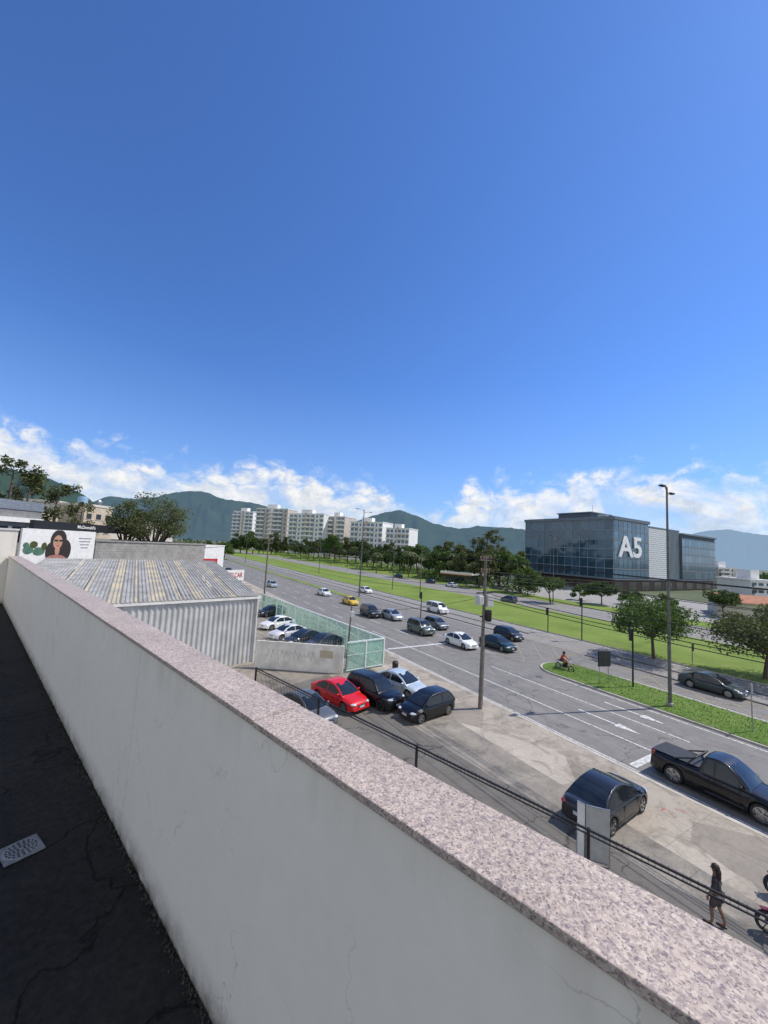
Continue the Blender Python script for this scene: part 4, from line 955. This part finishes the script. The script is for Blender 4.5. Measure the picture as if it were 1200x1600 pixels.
def lamp(label,P,h,arm=1.2,rot=0,r=.11,double=True,group=None):
    r_=thing('street_lamp',label,'street lamp',P,AV+rot,group); b=MB(); b.tube([(0,0,-.02),(0,0,h*.5),(0,0,h)],[r,r*.75,r*.5],12); b.build('pole',m_pole_g,r_,smooth=60)
    b=MB(); b.box((0,0,.12),(.4,.4,.24)); b.build('base',m_conc,r_,bevel=.05)
    for sd in ((-1,1) if double else (-1,)):
        b=MB(); dz=0 if sd<0 else -.45; b.tube([(0,0,h-.3+dz),(sd*arm*.5,0,h-.02+dz),(sd*arm*.75,0,h+dz)],[.05,.04,.04],8); b.build('arm',m_pole_g,r_,smooth=60)
        b=MB(); b.box((sd*(arm*.75+.3),0,h+.02+dz),(.7,.3,.1)); b.box((sd*(arm*.75+.3),0,h-.04+dz),(.5,.22,.06)); b.build('lamp_head',m_dkmetal,r_,bevel=.02)
    return r_
P=G(1047,1103,.15); lamp('tall grey street lamp with two short arms standing on the grass verge',P,zat(P,762)-.1,.55,0,.13)
P=G(561,932,.12); lamp('tall double armed street lamp in the middle of the avenue',P,zat(P,797),1.8,0,.16)
for (px,pb,ptop,lb) in ((864,943,838,'street lamp standing before the left facade of the office block'),(498,897,848,'distant street lamp left of the tall double armed lamp'),(613,922,862,'thin street lamp on the median right of the tall double armed lamp'),(383,880,838,'far street lamp near the end of the avenue'),(656,933,858,'slim street lamp left of the white van')):
    P=G(px,pb,.12); lamp(lb,P,zat(P,ptop),1.4,0,.12)
LENS=[pm('signal_lens_%s'%nm,c,c,3,.3) for nm,c in (('red',(.4,.02,.01)),('amber',(.35,.2,.01)),('green',(.01,.25,.08)))]
def tsignal(label,P,h,ang):
    r_=thing('traffic_light',label,'traffic light',P,ang); b=MB(); b.tube([(0,0,0),(0,0,h)],.07,10); b.build('pole',m_dkmetal,r_,smooth=60)
    b=MB(); b.box((.14,0,h-.55),(.22,.34,1.0)); b.build('signal_head',m_black,r_,bevel=.03)
    for i in range(3):
        b=MB(); b.lathe([(.001,0),(.1,0),(.11,-.04)],'Z',14); o=b.build('lens',LENS[i],r_); o.location=(.262,0,h-.25-i*.3); o.rotation_euler=(0,pi/2,0)
        b=MB(); b.box((.31,0,h-.13-i*.3),(.14,.26,.015)); b.build('visor',m_black,r_)
P=G(989,1073,.15); tsignal('dark traffic light on the grass verge left of the tall lamp',P,zat(P,985),A_NORTH)
P=G(909,1001,.15); tsignal('traffic light on the broad grass median',P,zat(P,936),A_NORTH)
P=G(856,987,.15); tsignal('shorter traffic light at the near edge of the median',P,zat(P,951),A_NORTH)
P=G(657,968,.0); tsignal('traffic light standing beside the queue of cars',P,zat(P,925),A_NORTH)
P=G(944,1068,.15); r_=thing('road_sign','dark square sign on two legs at the tip of the grass verge','sign',P,AV-R(20)); zz=zat(P,1020)
b=MB(); b.b2(-.62,.62,-.03,.03,zz-1.3,zz); b.build('sign_panel',m_dkmetal,r_,bevel=.02)
b=MB(); b.b2(-.56,.56,-.036,-.031,zz-1.24,zz-.06); b.build('sign_face',pm('sign_grey',(.05,.05,.05),(.03,.03,.03),3,.5),r_)
for x in (-.45,.45):
    b=MB(); b.tube([(x,.05,0),(x,.05,zz-.05)],.03,8); b.build('leg',m_steel,r_)
P=G(1176,1143,.15); r_=thing('sign_post','short post with a small plate on the grass verge at right','sign',P,AV); zz=zat(P,1072); b=MB(); b.tube([(0,0,0),(0,0,zz)],.035,8); b.build('post',m_steel,r_); b=MB(); b.b2(-.16,.16,-.05,-.037,zz-.6,zz); b.build('plate',m_steel,r_)
P=G(1082,1036,.15); r_=thing('sign_post','small dark information post on the broad median','sign',P,AV); zz=zat(P,1008); b=MB(); b.tube([(0,0,0),(0,0,zz)],.05,8); b.build('post',m_steel,r_); b=MB(); b.b2(-.3,.3,-.06,-.052,zz-.8,zz); b.build('plate',m_dkmetal,r_)
# ---------------------------------------------------------------- office block
c0=Vector((82,136,.12)); ofb=thing('office_building','dark glass office block with large white A5 letters on its corner','building',c0,AV)
HB=26.0
def glassm(name,a,b_,r=.08):
    m,t,b=nt(name); o=coords(t); f=noi(t,o,.25,4,.6); c=ramp(t,f,[(.35,a),(.65,b_)]); t.links.new(c,b.inputs['Base Color']); b.inputs['Roughness'].default_value=r; b.inputs['Specular IOR Level'].default_value=.8; b.inputs['Coat Weight'].default_value=.4; return m
g_dark=glassm('glass_dark_teal',(.015,.045,.075),(.035,.08,.12)); g_blue=glassm('glass_blue',(.06,.13,.20),(.11,.20,.29)); g_mid=glassm('glass_mid',(.03,.075,.12),(.06,.125,.18))
m_mull=pm('mullion',(.28,.33,.36),(.22,.26,.29),2,.5,.2); m_core=pm('office_core',(.10,.13,.16),(.075,.095,.12),1,.7); m_slab=pm('roof_slab',(.12,.15,.18),(.155,.19,.22),1,.6)
b=MB(); b.b2(.4,25,.4,38,4,HB-.5); b.build('tower_body',m_core,ofb)
b=MB(); b.b2(25.01,53,1.6,36,4,HB-1.6); b.build('tower_body',m_core,ofb)
b=MB(); b.b2(53.01,88,.4,34,4,HB-2.6); b.build('tower_body',m_core,ofb)
b=MB(); b.b2(-.3,25.2,-.3,38.3,HB-.499,HB+.6); b.build('roof_slab',m_slab,ofb)
b=MB(); b.b2(25.21,53.2,1.0,36,HB-1.599,HB-.9); b.build('roof_slab',m_slab,ofb)
b=MB(); b.b2(53.21,88.4,-.3,36,HB-2.599,HB-1.9); b.build('roof_slab',m_slab,ofb)
m_dred=pm('podium_maroon',(.10,.04,.03),(.06,.03,.025),1,.5); m_shop=glassm('shop_glass',(.1,.09,.07),(.05,.05,.05))
b=MB(); b.b2(1.0,87,1.0,37,0,3.999); b.build('podium',m_dred,ofb)
b=MB(); b.b2(-.2,88.2,-.2,38.2,4.01,4.30); b.build('podium_band',m_slab,ofb)
for i in range(9):
    b=MB(); x=2+i*9.5; b.b2(x,x+5.5,.9,.99,.3,3.2); b.build('shop_window',m_shop,ofb)
for i in range(7):
    b=MB(); y=1.8+i*4.8; b.b2(.9,.99,y,y+3.6,.3,3.2); b.build('shop_window',m_shop,ofb)
rows_=6; fh=(HB-.6-4.5)/rows_
random.seed(12)
b=MB(); b.b2(.28,.36,-1.50,1.50,0,fh-.35); pw1=b.build('window_pane',g_dark,ofb); first=True
for r_i in range(rows_):
    for c_i in range(12):
        y=.4+3.13*(c_i+.5); z=4.5+fh*r_i+.18
        if first: pw1.location=(0,y,z); first=False; continue
        q_=inst(pw1,ofb,(0,y,z)); q_.rotation_euler=(0,random.uniform(-.006,.006),random.uniform(-.008,.008)); q_.material_slots[0].link='OBJECT'; q_.material_slots[0].material=random.choice([g_dark,g_dark,g_mid])
for c_i in range(13):
    b=MB(); y=.4+3.13*c_i; b.b2(.14,.40,y-.06,y+.06,4.5,HB-.51); b.build('mullion',m_mull,ofb)
for r_i in range(7):
    b=MB(); z=4.45+fh*r_i; b.b2(.16,.395,.47,37.85,z-.12,z+.12) ; b.build('floor_band',m_mull,ofb)
    if r_i: 
        b=MB(); b.b2(.5,24.9,.16,.395,z-.13,z+.13); b.build('floor_band',m_mull,ofb)
    if 0<r_i<6:
        b=MB(); b.b2(53.3,87.9,.10,.395,z-.13,z+.13); b.build('floor_band',m_mull,ofb)
b=MB(); b.b2(-1.42,1.42,.28,.36,0,fh-.35); pw2=b.build('window_pane',g_blue,ofb); first=True
for r_i in range(rows_):
    for c_i in range(8):
        x=.45+3.05*(c_i+.5); z=4.5+fh*r_i+.18
        if first: pw2.location=(x,0,z); first=False; continue
        q_=inst(pw2,ofb,(x,0,z)); q_.material_slots[0].link='OBJECT'; q_.material_slots[0].material=random.choice([g_blue,g_blue,g_mid])
b=MB(); b.b2(-1.5,1.5,-.08,.05,0,fh-.35); pw3=b.build('window_pane',g_mid,ofb); first=True
for r_i in range(5):
    for c_i in range(11):
        x=53.4+3.13*(c_i+.5); z=4.5+fh*r_i+.18
        if first: pw3.location=(x,.3,z); first=False; continue
        q_=inst(pw3,ofb,(x,.3,z)); q_.material_slots[0].link='OBJECT'; q_.material_slots[0].material=random.choice([g_blue,g_mid,g_mid])
def perf():
    m,t,b=nt('perforated_screen'); o=coords(t,'Object'); br=N(t,'ShaderNodeTexBrick',Scale=1.0); br.inputs['Brick Width'].default_value=1.1; br.inputs['Row Height'].default_value=.8; br.inputs['Mortar Size'].default_value=.2
    mp=N(t,'ShaderNodeMapping'); mp.inputs['Rotation'].default_value=(R(90),0,0); t.links.new(o,mp.inputs[0]); t.links.new(mp.outputs[0],br.inputs['Vector'])
    br.inputs['Color1'].default_value=(.22,.25,.28,1); br.inputs['Color2'].default_value=(.4,.42,.43,1); br.inputs['Mortar'].default_value=(.78,.78,.77,1)
    t.links.new(br.outputs['Color'],b.inputs['Base Color']); b.inputs['Roughness'].default_value=.6; return m
b=MB(); b.b2(26.5,42,.9,1.2,4.5,HB-1.7); b.build('perforated_screen',perf(),ofb)
for i in range(10):
    b=MB(); x=42.6+i*1.05; b.b2(x,x+.5,.9,1.4,4.5,HB-1.7); b.build('fin',m_mull,ofb)
b=MB(); b.b2(6,20,12,26,HB+.601,HB+3.0); b.build('penthouse',m_core,ofb); b=MB(); b.b2(5.5,20.5,11.5,26.5,HB+3.001,HB+3.4); b.build('penthouse_roof',m_slab,ofb)
b=MB(); b.tube([(14,16,HB+3.4),(14,16,HB+7)],.08,6); b.build('antenna',m_steel,ofb)
for i,x in enumerate((2,9,23,30,36)):
    b=MB(); zr=HB+.61 if x<24 else HB-.89; x_=x-1.2 if x==23 else x; b.b2(x_,x_+2.0,4+i,7+i,zr,zr+1.1); b.build('rooftop_unit',m_steel,ofb)
m_let=pm('letter_white',(.88,.88,.88),(.84,.84,.84),1,.5)
text('letters','A5',10.5,.15,m_let,ofb,Matrix.Translation((11.2,-.05,HB-10.3))@Matrix.Rotation(pi/2,4,'X'),sx=1.35,bold=.02)
# ---------------------------------------------------------------- apartments
m_apw=pm('apartment_white',(.82,.81,.78),(.73,.72,.70),.3,.8); m_apb=pm('apartment_tan',(.58,.51,.44),(.5,.44,.38),.3,.8)
g_apt=glassm('apartment_glass',(.05,.09,.12),(.12,.18,.22))
def apartment(label,px1,px2,d1,d2,ptop,fl,co_,wall,depth=22,group='apartment blocks along the far side',stair=True,k=1.0):
    P1=D(px1,d1);P2=D(px2,d2); z1=(zat(P1,ptop)+zat(P2,ptop+.055*(px2-px1)))/2; e=P2-P1; L=e.length
    r_=thing('apartment_block',label,'apartment building',P1,atan2(e.y,e.x),group); b=MB(); b.b2(0,L,0,depth,0,z1); b.build('wall',wall,r_)
    b=MB(); b.b2(-.3,L+.3,-.3,depth+.3,z1+.002,z1+.6*k); b.build('roof',m_apw,r_); b=MB(); b.b2(L*.3,L*.62,3,9,z1+.6*k+.001,z1+3.6*k); b.build('penthouse',m_apw,r_)
    fh=z1/fl; cw=L/co_; wp=bp=None
    for c_i in range(co_):
        bal=(c_i%4!=2)
        for f_ in range(1,fl):
            x=cw*(c_i+.5); z=f_*fh
            if wp is None:
                b=MB(); b.b2(-cw*.36,cw*.36,-.08,.05,fh*.22,fh*.80); wp=b.build('window',g_apt,r_,loc=(x,0,z))
            else: inst(wp,r_,(x,0,z),scale=(1,1,1) if bal else (.5,1,1))
            if bal:
                if bp is None:
                    b=MB(); b.b2(-cw*.48,cw*.48,-1.5*k,-.085,-.12*k,.08*k); b.b2(-cw*.48,cw*.48,-1.5*k,-1.38*k,.085*k,1.0*k); bp=b.build('balcony',m_apw,r_,loc=(x,0,z))
                else: inst(bp,r_,(x,0,z))
    if stair:
        b=MB(); b.b2(L*.46,L*.54,-.6,-.16,0,z1+1.5); b.build('stair_tower',m_apb if wall is m_apw else m_apw,r_)
apartment('leftmost white apartment block of the distant cluster',361,392,560,540,799,10,5,m_apw,k=1.6)
apartment('cream and white apartment block second from the left in the distant cluster',397,446,500,475,794,10,7,m_apb,k=1.6)
apartment('white apartment block in the middle of the distant cluster',449,503,450,420,802,9,8,m_apw,k=1.5)
apartment('cream apartment block right of the middle one in the cluster',508,536,430,415,807,9,5,m_apb,k=1.5)
apartment('long low white apartment block just right of the tall double lamp',546,596,400,380,815,7,8,m_apw,k=1.4)
apartment('smaller pale apartment block ending the cluster at right',602,638,370,360,825,6,6,m_apw,k=1.3)
apartment('distant beige block right of the office block',1122,1156,255,265,888,5,4,m_cream,depth=14,group='low blocks at right')
apartment('low white block at the right edge behind the trees',1172,1215,170,175,908,3,4,m_apw,depth=14,stair=False,group='low blocks at right')
P1=G(1120,962);P2=G(1215,972); r_,Lb=block('low_building','low building with rusty orange roof at the right behind the trees','building',P1,P2,10,3.0,m_cream)
b=MB(); b.poly([(-.5,-.8,3.3),(Lb+.5,-.8,3.3),(Lb+.5,5,4.8),(-.5,5,4.8)]); b.build('roof',pm('orange_roof',(.42,.17,.09),(.3,.12,.06),1,.8),r_)
P=D(690,142); P2=D(738,136); r_,Lb=block('bus_station','low bus stop canopy with white roof and orange band beyond the avenue','bus stop',P,P2,5,3.2,m_glassc,m_white,.7)
b=MB(); b.b2(0,Lb,-.16,-.13,2.9,3.2); b.build('fascia_band',pm('orange_band',(.6,.2,.03),(.5,.17,.03),1,.5),r_)
# ---------------------------------------------------------------- upright board
A_=GL(901,1337); B_=GL(914,1346); C_=GL(954,1357)
r_=thing('sandwich_board','tall flat grey upright board with a narrow white side leaf before the dark sedan','sign board',B_,0)
m_bgrey=pm('board_grey',(.42,.42,.41),(.34,.34,.33),3,.6)
for q_,mt in ((A_-B_,m_white),(C_-B_,m_bgrey)):
    l=q_.length; an=atan2(q_.y,q_.x); ce=q_/2; b=MB(); b.box((ce.x,ce.y,.98),(l-.04,.03,1.75),an); b.build('panel',mt,r_,bevel=.006)
    b=MB(); b.box((ce.x,ce.y,1.87),(l-.03,.04,.025),an); b.box((ce.x,ce.y,.09),(l-.03,.04,.03),an); b.build('frame',m_steel,r_)
    for f_ in (.04,.96):
        b=MB(); b.box((q_.x*f_,q_.y*f_,.5),(.03,.045,1.0),an); b.build('leg',m_steel,r_)
# ---------------------------------------------------------------- people
def figure(name,label,J,E,skin,loc,rz,cloth,sc_=1.0):
    root=thing(name,label,'person',loc,rz); root.scale=(sc_,)*3
    def skinned(nm,keys,edges,mat,grow=0,rootk='pelvis'):
        me=bpy.data.meshes.new(nm); idx={k_:i for i,k_ in enumerate(keys)}
        me.from_pydata([J[k_][0] for k_ in keys],[(idx[a],idx[c]) for a,c in edges],[]); me.materials.append(mat)
        o=bpy.data.objects.new(nm,me); COL.objects.link(o); o.parent=root
        o.modifiers.new('skin','SKIN'); o.modifiers.new('sub','SUBSURF').levels=1; o.modifiers['sub'].render_levels=1; o.modifiers['skin'].use_smooth_shade=True
        sv=me.skin_vertices[0].data if me.skin_vertices else None
        if sv is None: return o
        for k_,i in idx.items():
            rr=J[k_][1]; rr=rr if hasattr(rr,'__len__') else (rr,rr); sv[i].radius=(rr[0]+grow,rr[1]+grow)
            sv[i].use_root=(k_==rootk)
        return o
    skinned('body',list(J.keys()),E,skin)
    for nm,keys,mat,gr in cloth:
        ed=[(a,c) for a,c in E if a in keys and c in keys]; skinned(nm,keys,ed,mat,gr,keys[0])
    return root
def walker_joints():
    J={}; E=[]
    def a(k_,p,r,par=None):
        J[k_]=(Vector(p),r)
        if par: E.append((par,k_))
    a('pelvis',(0,0,.93),(.15,.11)); a('spine',(0,0,1.08),(.125,.095),'pelvis'); a('chest',(.01,0,1.27),(.15,.105),'spine'); a('neckb',(.02,0,1.41),(.06,.055),'chest'); a('neck',(.03,0,1.47),.048,'neckb'); a('jaw',(.045,0,1.53),(.065,.07),'neck'); a('head',(.04,0,1.60),(.078,.09),'jaw'); a('crown',(.03,0,1.67),(.06,.07),'head')
    for s_,sg in (('l',1),('r',-1)):
        sw=.09*sg
        a(s_+'sh',(.01,.165*sg,1.37),.05,'chest'); a(s_+'el',(-.03+sw*.4,.215*sg,1.10),.038,s_+'sh'); a(s_+'wr',(.07+sw*.9,.21*sg,.88),.026,s_+'el'); a(s_+'pa',(.09+sw*1.0,.205*sg,.80),(.022,.034),s_+'wr')
        for f_,(dx,l) in enumerate(((.025,.07),(.01,.08),(-.008,.075),(-.025,.06))):
            a(s_+'f%d'%f_,(.09+sw+dx,.205*sg,.76),.009,s_+'pa'); a(s_+'g%d'%f_,(.10+sw+dx,.195*sg,.76-l),.007,s_+'f%d'%f_)
        a(s_+'th',(.125+sw,.19*sg,.79),.010,s_+'pa'); a(s_+'tt',(.145+sw,.18*sg,.75),.008,s_+'th')
        st=.13*sg
        a(s_+'hip',(0,.09*sg,.86),(.105,.095),'pelvis'); a(s_+'kn',(.05+st*.6,.095*sg,.49),.062,s_+'hip'); a(s_+'ca',(.0+st*.8,.095*sg,.35),.056,s_+'kn'); a(s_+'an',(-.03+st*1.1,.095*sg,.09),.036,s_+'ca'); a(s_+'to',(.12+st*1.1,.105*sg,.035),(.03,.04),s_+'an')
    return J,E
J,E=walker_joints()
sk=pm('skin_brown',(.24,.13,.08),(.20,.105,.068),6,.55); cl_b=pm('cloth_black',(.03,.025,.032),(.055,.048,.055),8,.85); cl_s=pm('cloth_dark_shorts',(.09,.075,.08),(.05,.045,.05),8,.85)
Pp=G(1121,1447,.125)
pr=figure('person','person in dark top and short dark trousers walking beside the fence',J,E,sk,Pp,A_NORTH+R(10),[('shirt',['spine','chest','lsh','rsh','pelvis','neckb','lel','rel'],cl_b,.018),('shorts',['pelvis','lhip','rhip','lkn','rkn'],cl_s,.022)],sc_=.98)
b=MB(); b.ell((.01,0,1.64),(.11,.095,.11),12,8); b.ell((-.05,0,1.53),(.08,.085,.12),12,8); b.ell((-.07,0,1.41),(.055,.08,.12),10,8); b.build('hair',m_hair,pr,smooth=90)
for sg in (1,-1):
    st_=.13*sg; b=MB(); b.ell((.06+st_*1.1,.10*sg,.025),(.14,.048,.028),10,6); b.build('sandal',m_black,pr,smooth=90)
b=MB(); b.ell((.125,0,1.59),(.02,.016,.025),8,6); b.build('nose',sk,pr,smooth=90)
for sg in (1,-1):
    b=MB(); b.ell((.05,.083*sg,1.585),(.02,.01,.03),6,5); b.build('ear',sk,pr,smooth=90)
# ---------------------------------------------------------------- motorcycles
def moto(label,P,ang,mat):
    r_=thing('motorcycle',label,'motorcycle',P,ang)
    for x in (-.66,.68):
        b=MB(); b.lathe([(.23,-.05),(.29,-.06),(.315,0),(.29,.06),(.23,.05),(.23,-.05)],'Y',22,(x,0,.315)); wl=b.build('wheel',m_tyre,r_,smooth=60)
        b=MB()
        for i in range(6):
            a=2*pi*i/6; b.tube([(x,0,.315),(x+.235*cos(a),0,.315+.235*sin(a))],.012,5)
        b.lathe([(.001,-.06),(.05,-.05),(.05,.05),(.001,.06)],'Y',10,(x,0,.315)); b.build('rim',m_rimd,wl)
    b=MB(); b.tube([(-.66,.09,.32),(-.1,.12,.45),(.3,.06,.8)],.025,6); b.tube([(-.66,-.09,.32),(-.1,-.12,.45),(.3,-.06,.8)],.025,6); b.tube([(-.75,0,.85),(-.1,0,.78),(.35,0,.88)],.03,6); b.build('frame',m_black,r_,smooth=60)
    b=MB(); b.tube([(.68,.08,.315),(.42,.08,.98)],.024,6); b.tube([(.68,-.08,.315),(.42,-.08,.98)],.024,6); b.build('fork',m_chrome,r_)
    b=MB(); b.box((.05,0,.5),(.42,.26,.32)); b.ell((.1,0,.62),(.14,.1,.16)); b.build('engine',m_dkmetal,r_,bevel=.04)
    b=MB(); b.ell((.12,0,.88),(.27,.14,.13),14,10); b.build('fuel_tank',mat,r_,smooth=90)
    b=MB(); b.ell((-.38,0,.86),(.36,.12,.07),14,8); b.build('saddle',m_black,r_,smooth=90)
    b=MB(); b.tube([(.36,-.36,1.08),(.42,-.2,1.04),(.42,.2,1.04),(.36,.36,1.08)],.016,6); b.build('handlebar',m_black,r_)
    b=MB(); b.ell((.52,0,.92),(.09,.09,.1)); b.build('headlight',m_head,r_,smooth=90)
    b=MB(); b.tube([(.1,-.15,.35),(-.3,-.16,.32),(-.75,-.17,.45)],[.03,.04,.055],8); b.build('exhaust',m_chrome,r_,smooth=60)
    b=MB(); b.box((-.78,0,.72),(.3,.16,.05)); b.build('mudguard',mat,r_,bevel=.02)
    b=MB(); b.box((.7,0,.66),(.3,.12,.03)); b.build('mudguard',mat,r_,bevel=.01)
    for sg in (1,-1):
        b=MB(); b.tube([(.4,sg*.25,1.05),(.38,sg*.3,1.2)],.008,5); b.ell((.38,sg*.32,1.23),(.02,.06,.04)); b.build('mirror',m_black,r_)
    return r_
Pm=G(882,1048,.0); am=A_SOUTH; moto('orange motorcycle ridden across the junction',Pm,am,paint('paint_orange',(.5,.1,.01)))
J={};E=[]
def a(k_,p,r,par=None):
    J[k_]=(Vector(p),r)
    if par: E.append((par,k_))
a('pelvis',(-.3,0,.99),(.15,.13)); a('spine',(-.25,0,1.13),(.13,.11),'pelvis'); a('chest',(-.17,0,1.32),(.155,.12),'spine'); a('neckb',(-.12,0,1.46),.06,'chest'); a('neck',(-.10,0,1.51),.05,'neckb'); a('jaw',(-.07,0,1.57),(.07,.075),'neck'); a('head',(-.07,0,1.65),(.085,.09),'jaw')
for s_,sg in (('l',1),('r',-1)):
    a(s_+'sh',(-.15,.18*sg,1.41),.055,'chest'); a(s_+'el',(.05,.27*sg,1.2),.042,s_+'sh'); a(s_+'wr',(.28,.30*sg,1.11),.03,s_+'el'); a(s_+'pa',(.35,.31*sg,1.10),.034,s_+'wr')
    for f_ in range(4):
        a(s_+'f%d'%f_,(.39,(.27+.025*f_)*sg,1.105),.010,s_+'pa'); a(s_+'g%d'%f_,(.395,(.27+.025*f_)*sg,1.07),.009,s_+'f%d'%f_)
    a(s_+'th',(.36,.26*sg,1.08),.011,s_+'pa')
    a(s_+'hip',(-.25,.1*sg,.96),.10,'pelvis'); a(s_+'kn',(.17,.2*sg,.80),.066,s_+'hip'); a(s_+'ca',(.10,.2*sg,.62),.056,s_+'kn'); a(s_+'an',(-.02,.2*sg,.34),.04,s_+'ca'); a(s_+'to',(.12,.21*sg,.29),(.035,.045),s_+'an')
rd=figure('person','rider in orange top and dark helmet seated on the motorcycle',J,E,sk,Pm,am,[('jacket',['spine','chest','lsh','rsh','pelvis','neckb','lel','rel','lwr','rwr'],pm('cloth_orange',(.6,.10,.02),(.45,.07,.02),5,.8),.014),('trousers',['pelvis','lhip','rhip','lkn','rkn','lca','rca','lan','ran'],cl_b,.012)])
b=MB(); b.ell((-.07,0,1.66),(.14,.125,.145),14,10); b.build('helmet',m_black,rd,smooth=90)
b=MB(); b.ell((.0,0,1.64),(.085,.09,.05),12,8); b.build('visor',m_glassc,rd,smooth=90)
moto('dark red motorcycle cut by the lower right edge beside the fence',G(1250,1476,.125),A_NORTH+R(35),paint('paint_maroon',(.20,.015,.015)))
moto('black motorcycle parked behind the dark red one at the right edge',G(1248,1405,.125),A_NORTH+R(50),c_blk)
P=GL(617,1052); r_=thing('litter_bin','small dark litter bin at the corner of the green fence','bin',P); b=MB(); b.lathe([(.001,0),(.22,0),(.27,.8),(.27,.9)],'Z',14); b.build('body',m_dkmetal,r_); b=MB(); b.lathe([(.285,.9),(.2,1.0),(.001,1.03)],'Z',14); b.build('lid',m_black,r_)
for pr_ in (p0,p1,p2,p3,p4):
    if pr_.location.z<-100: bpy.data.objects.remove(pr_)
print('done')
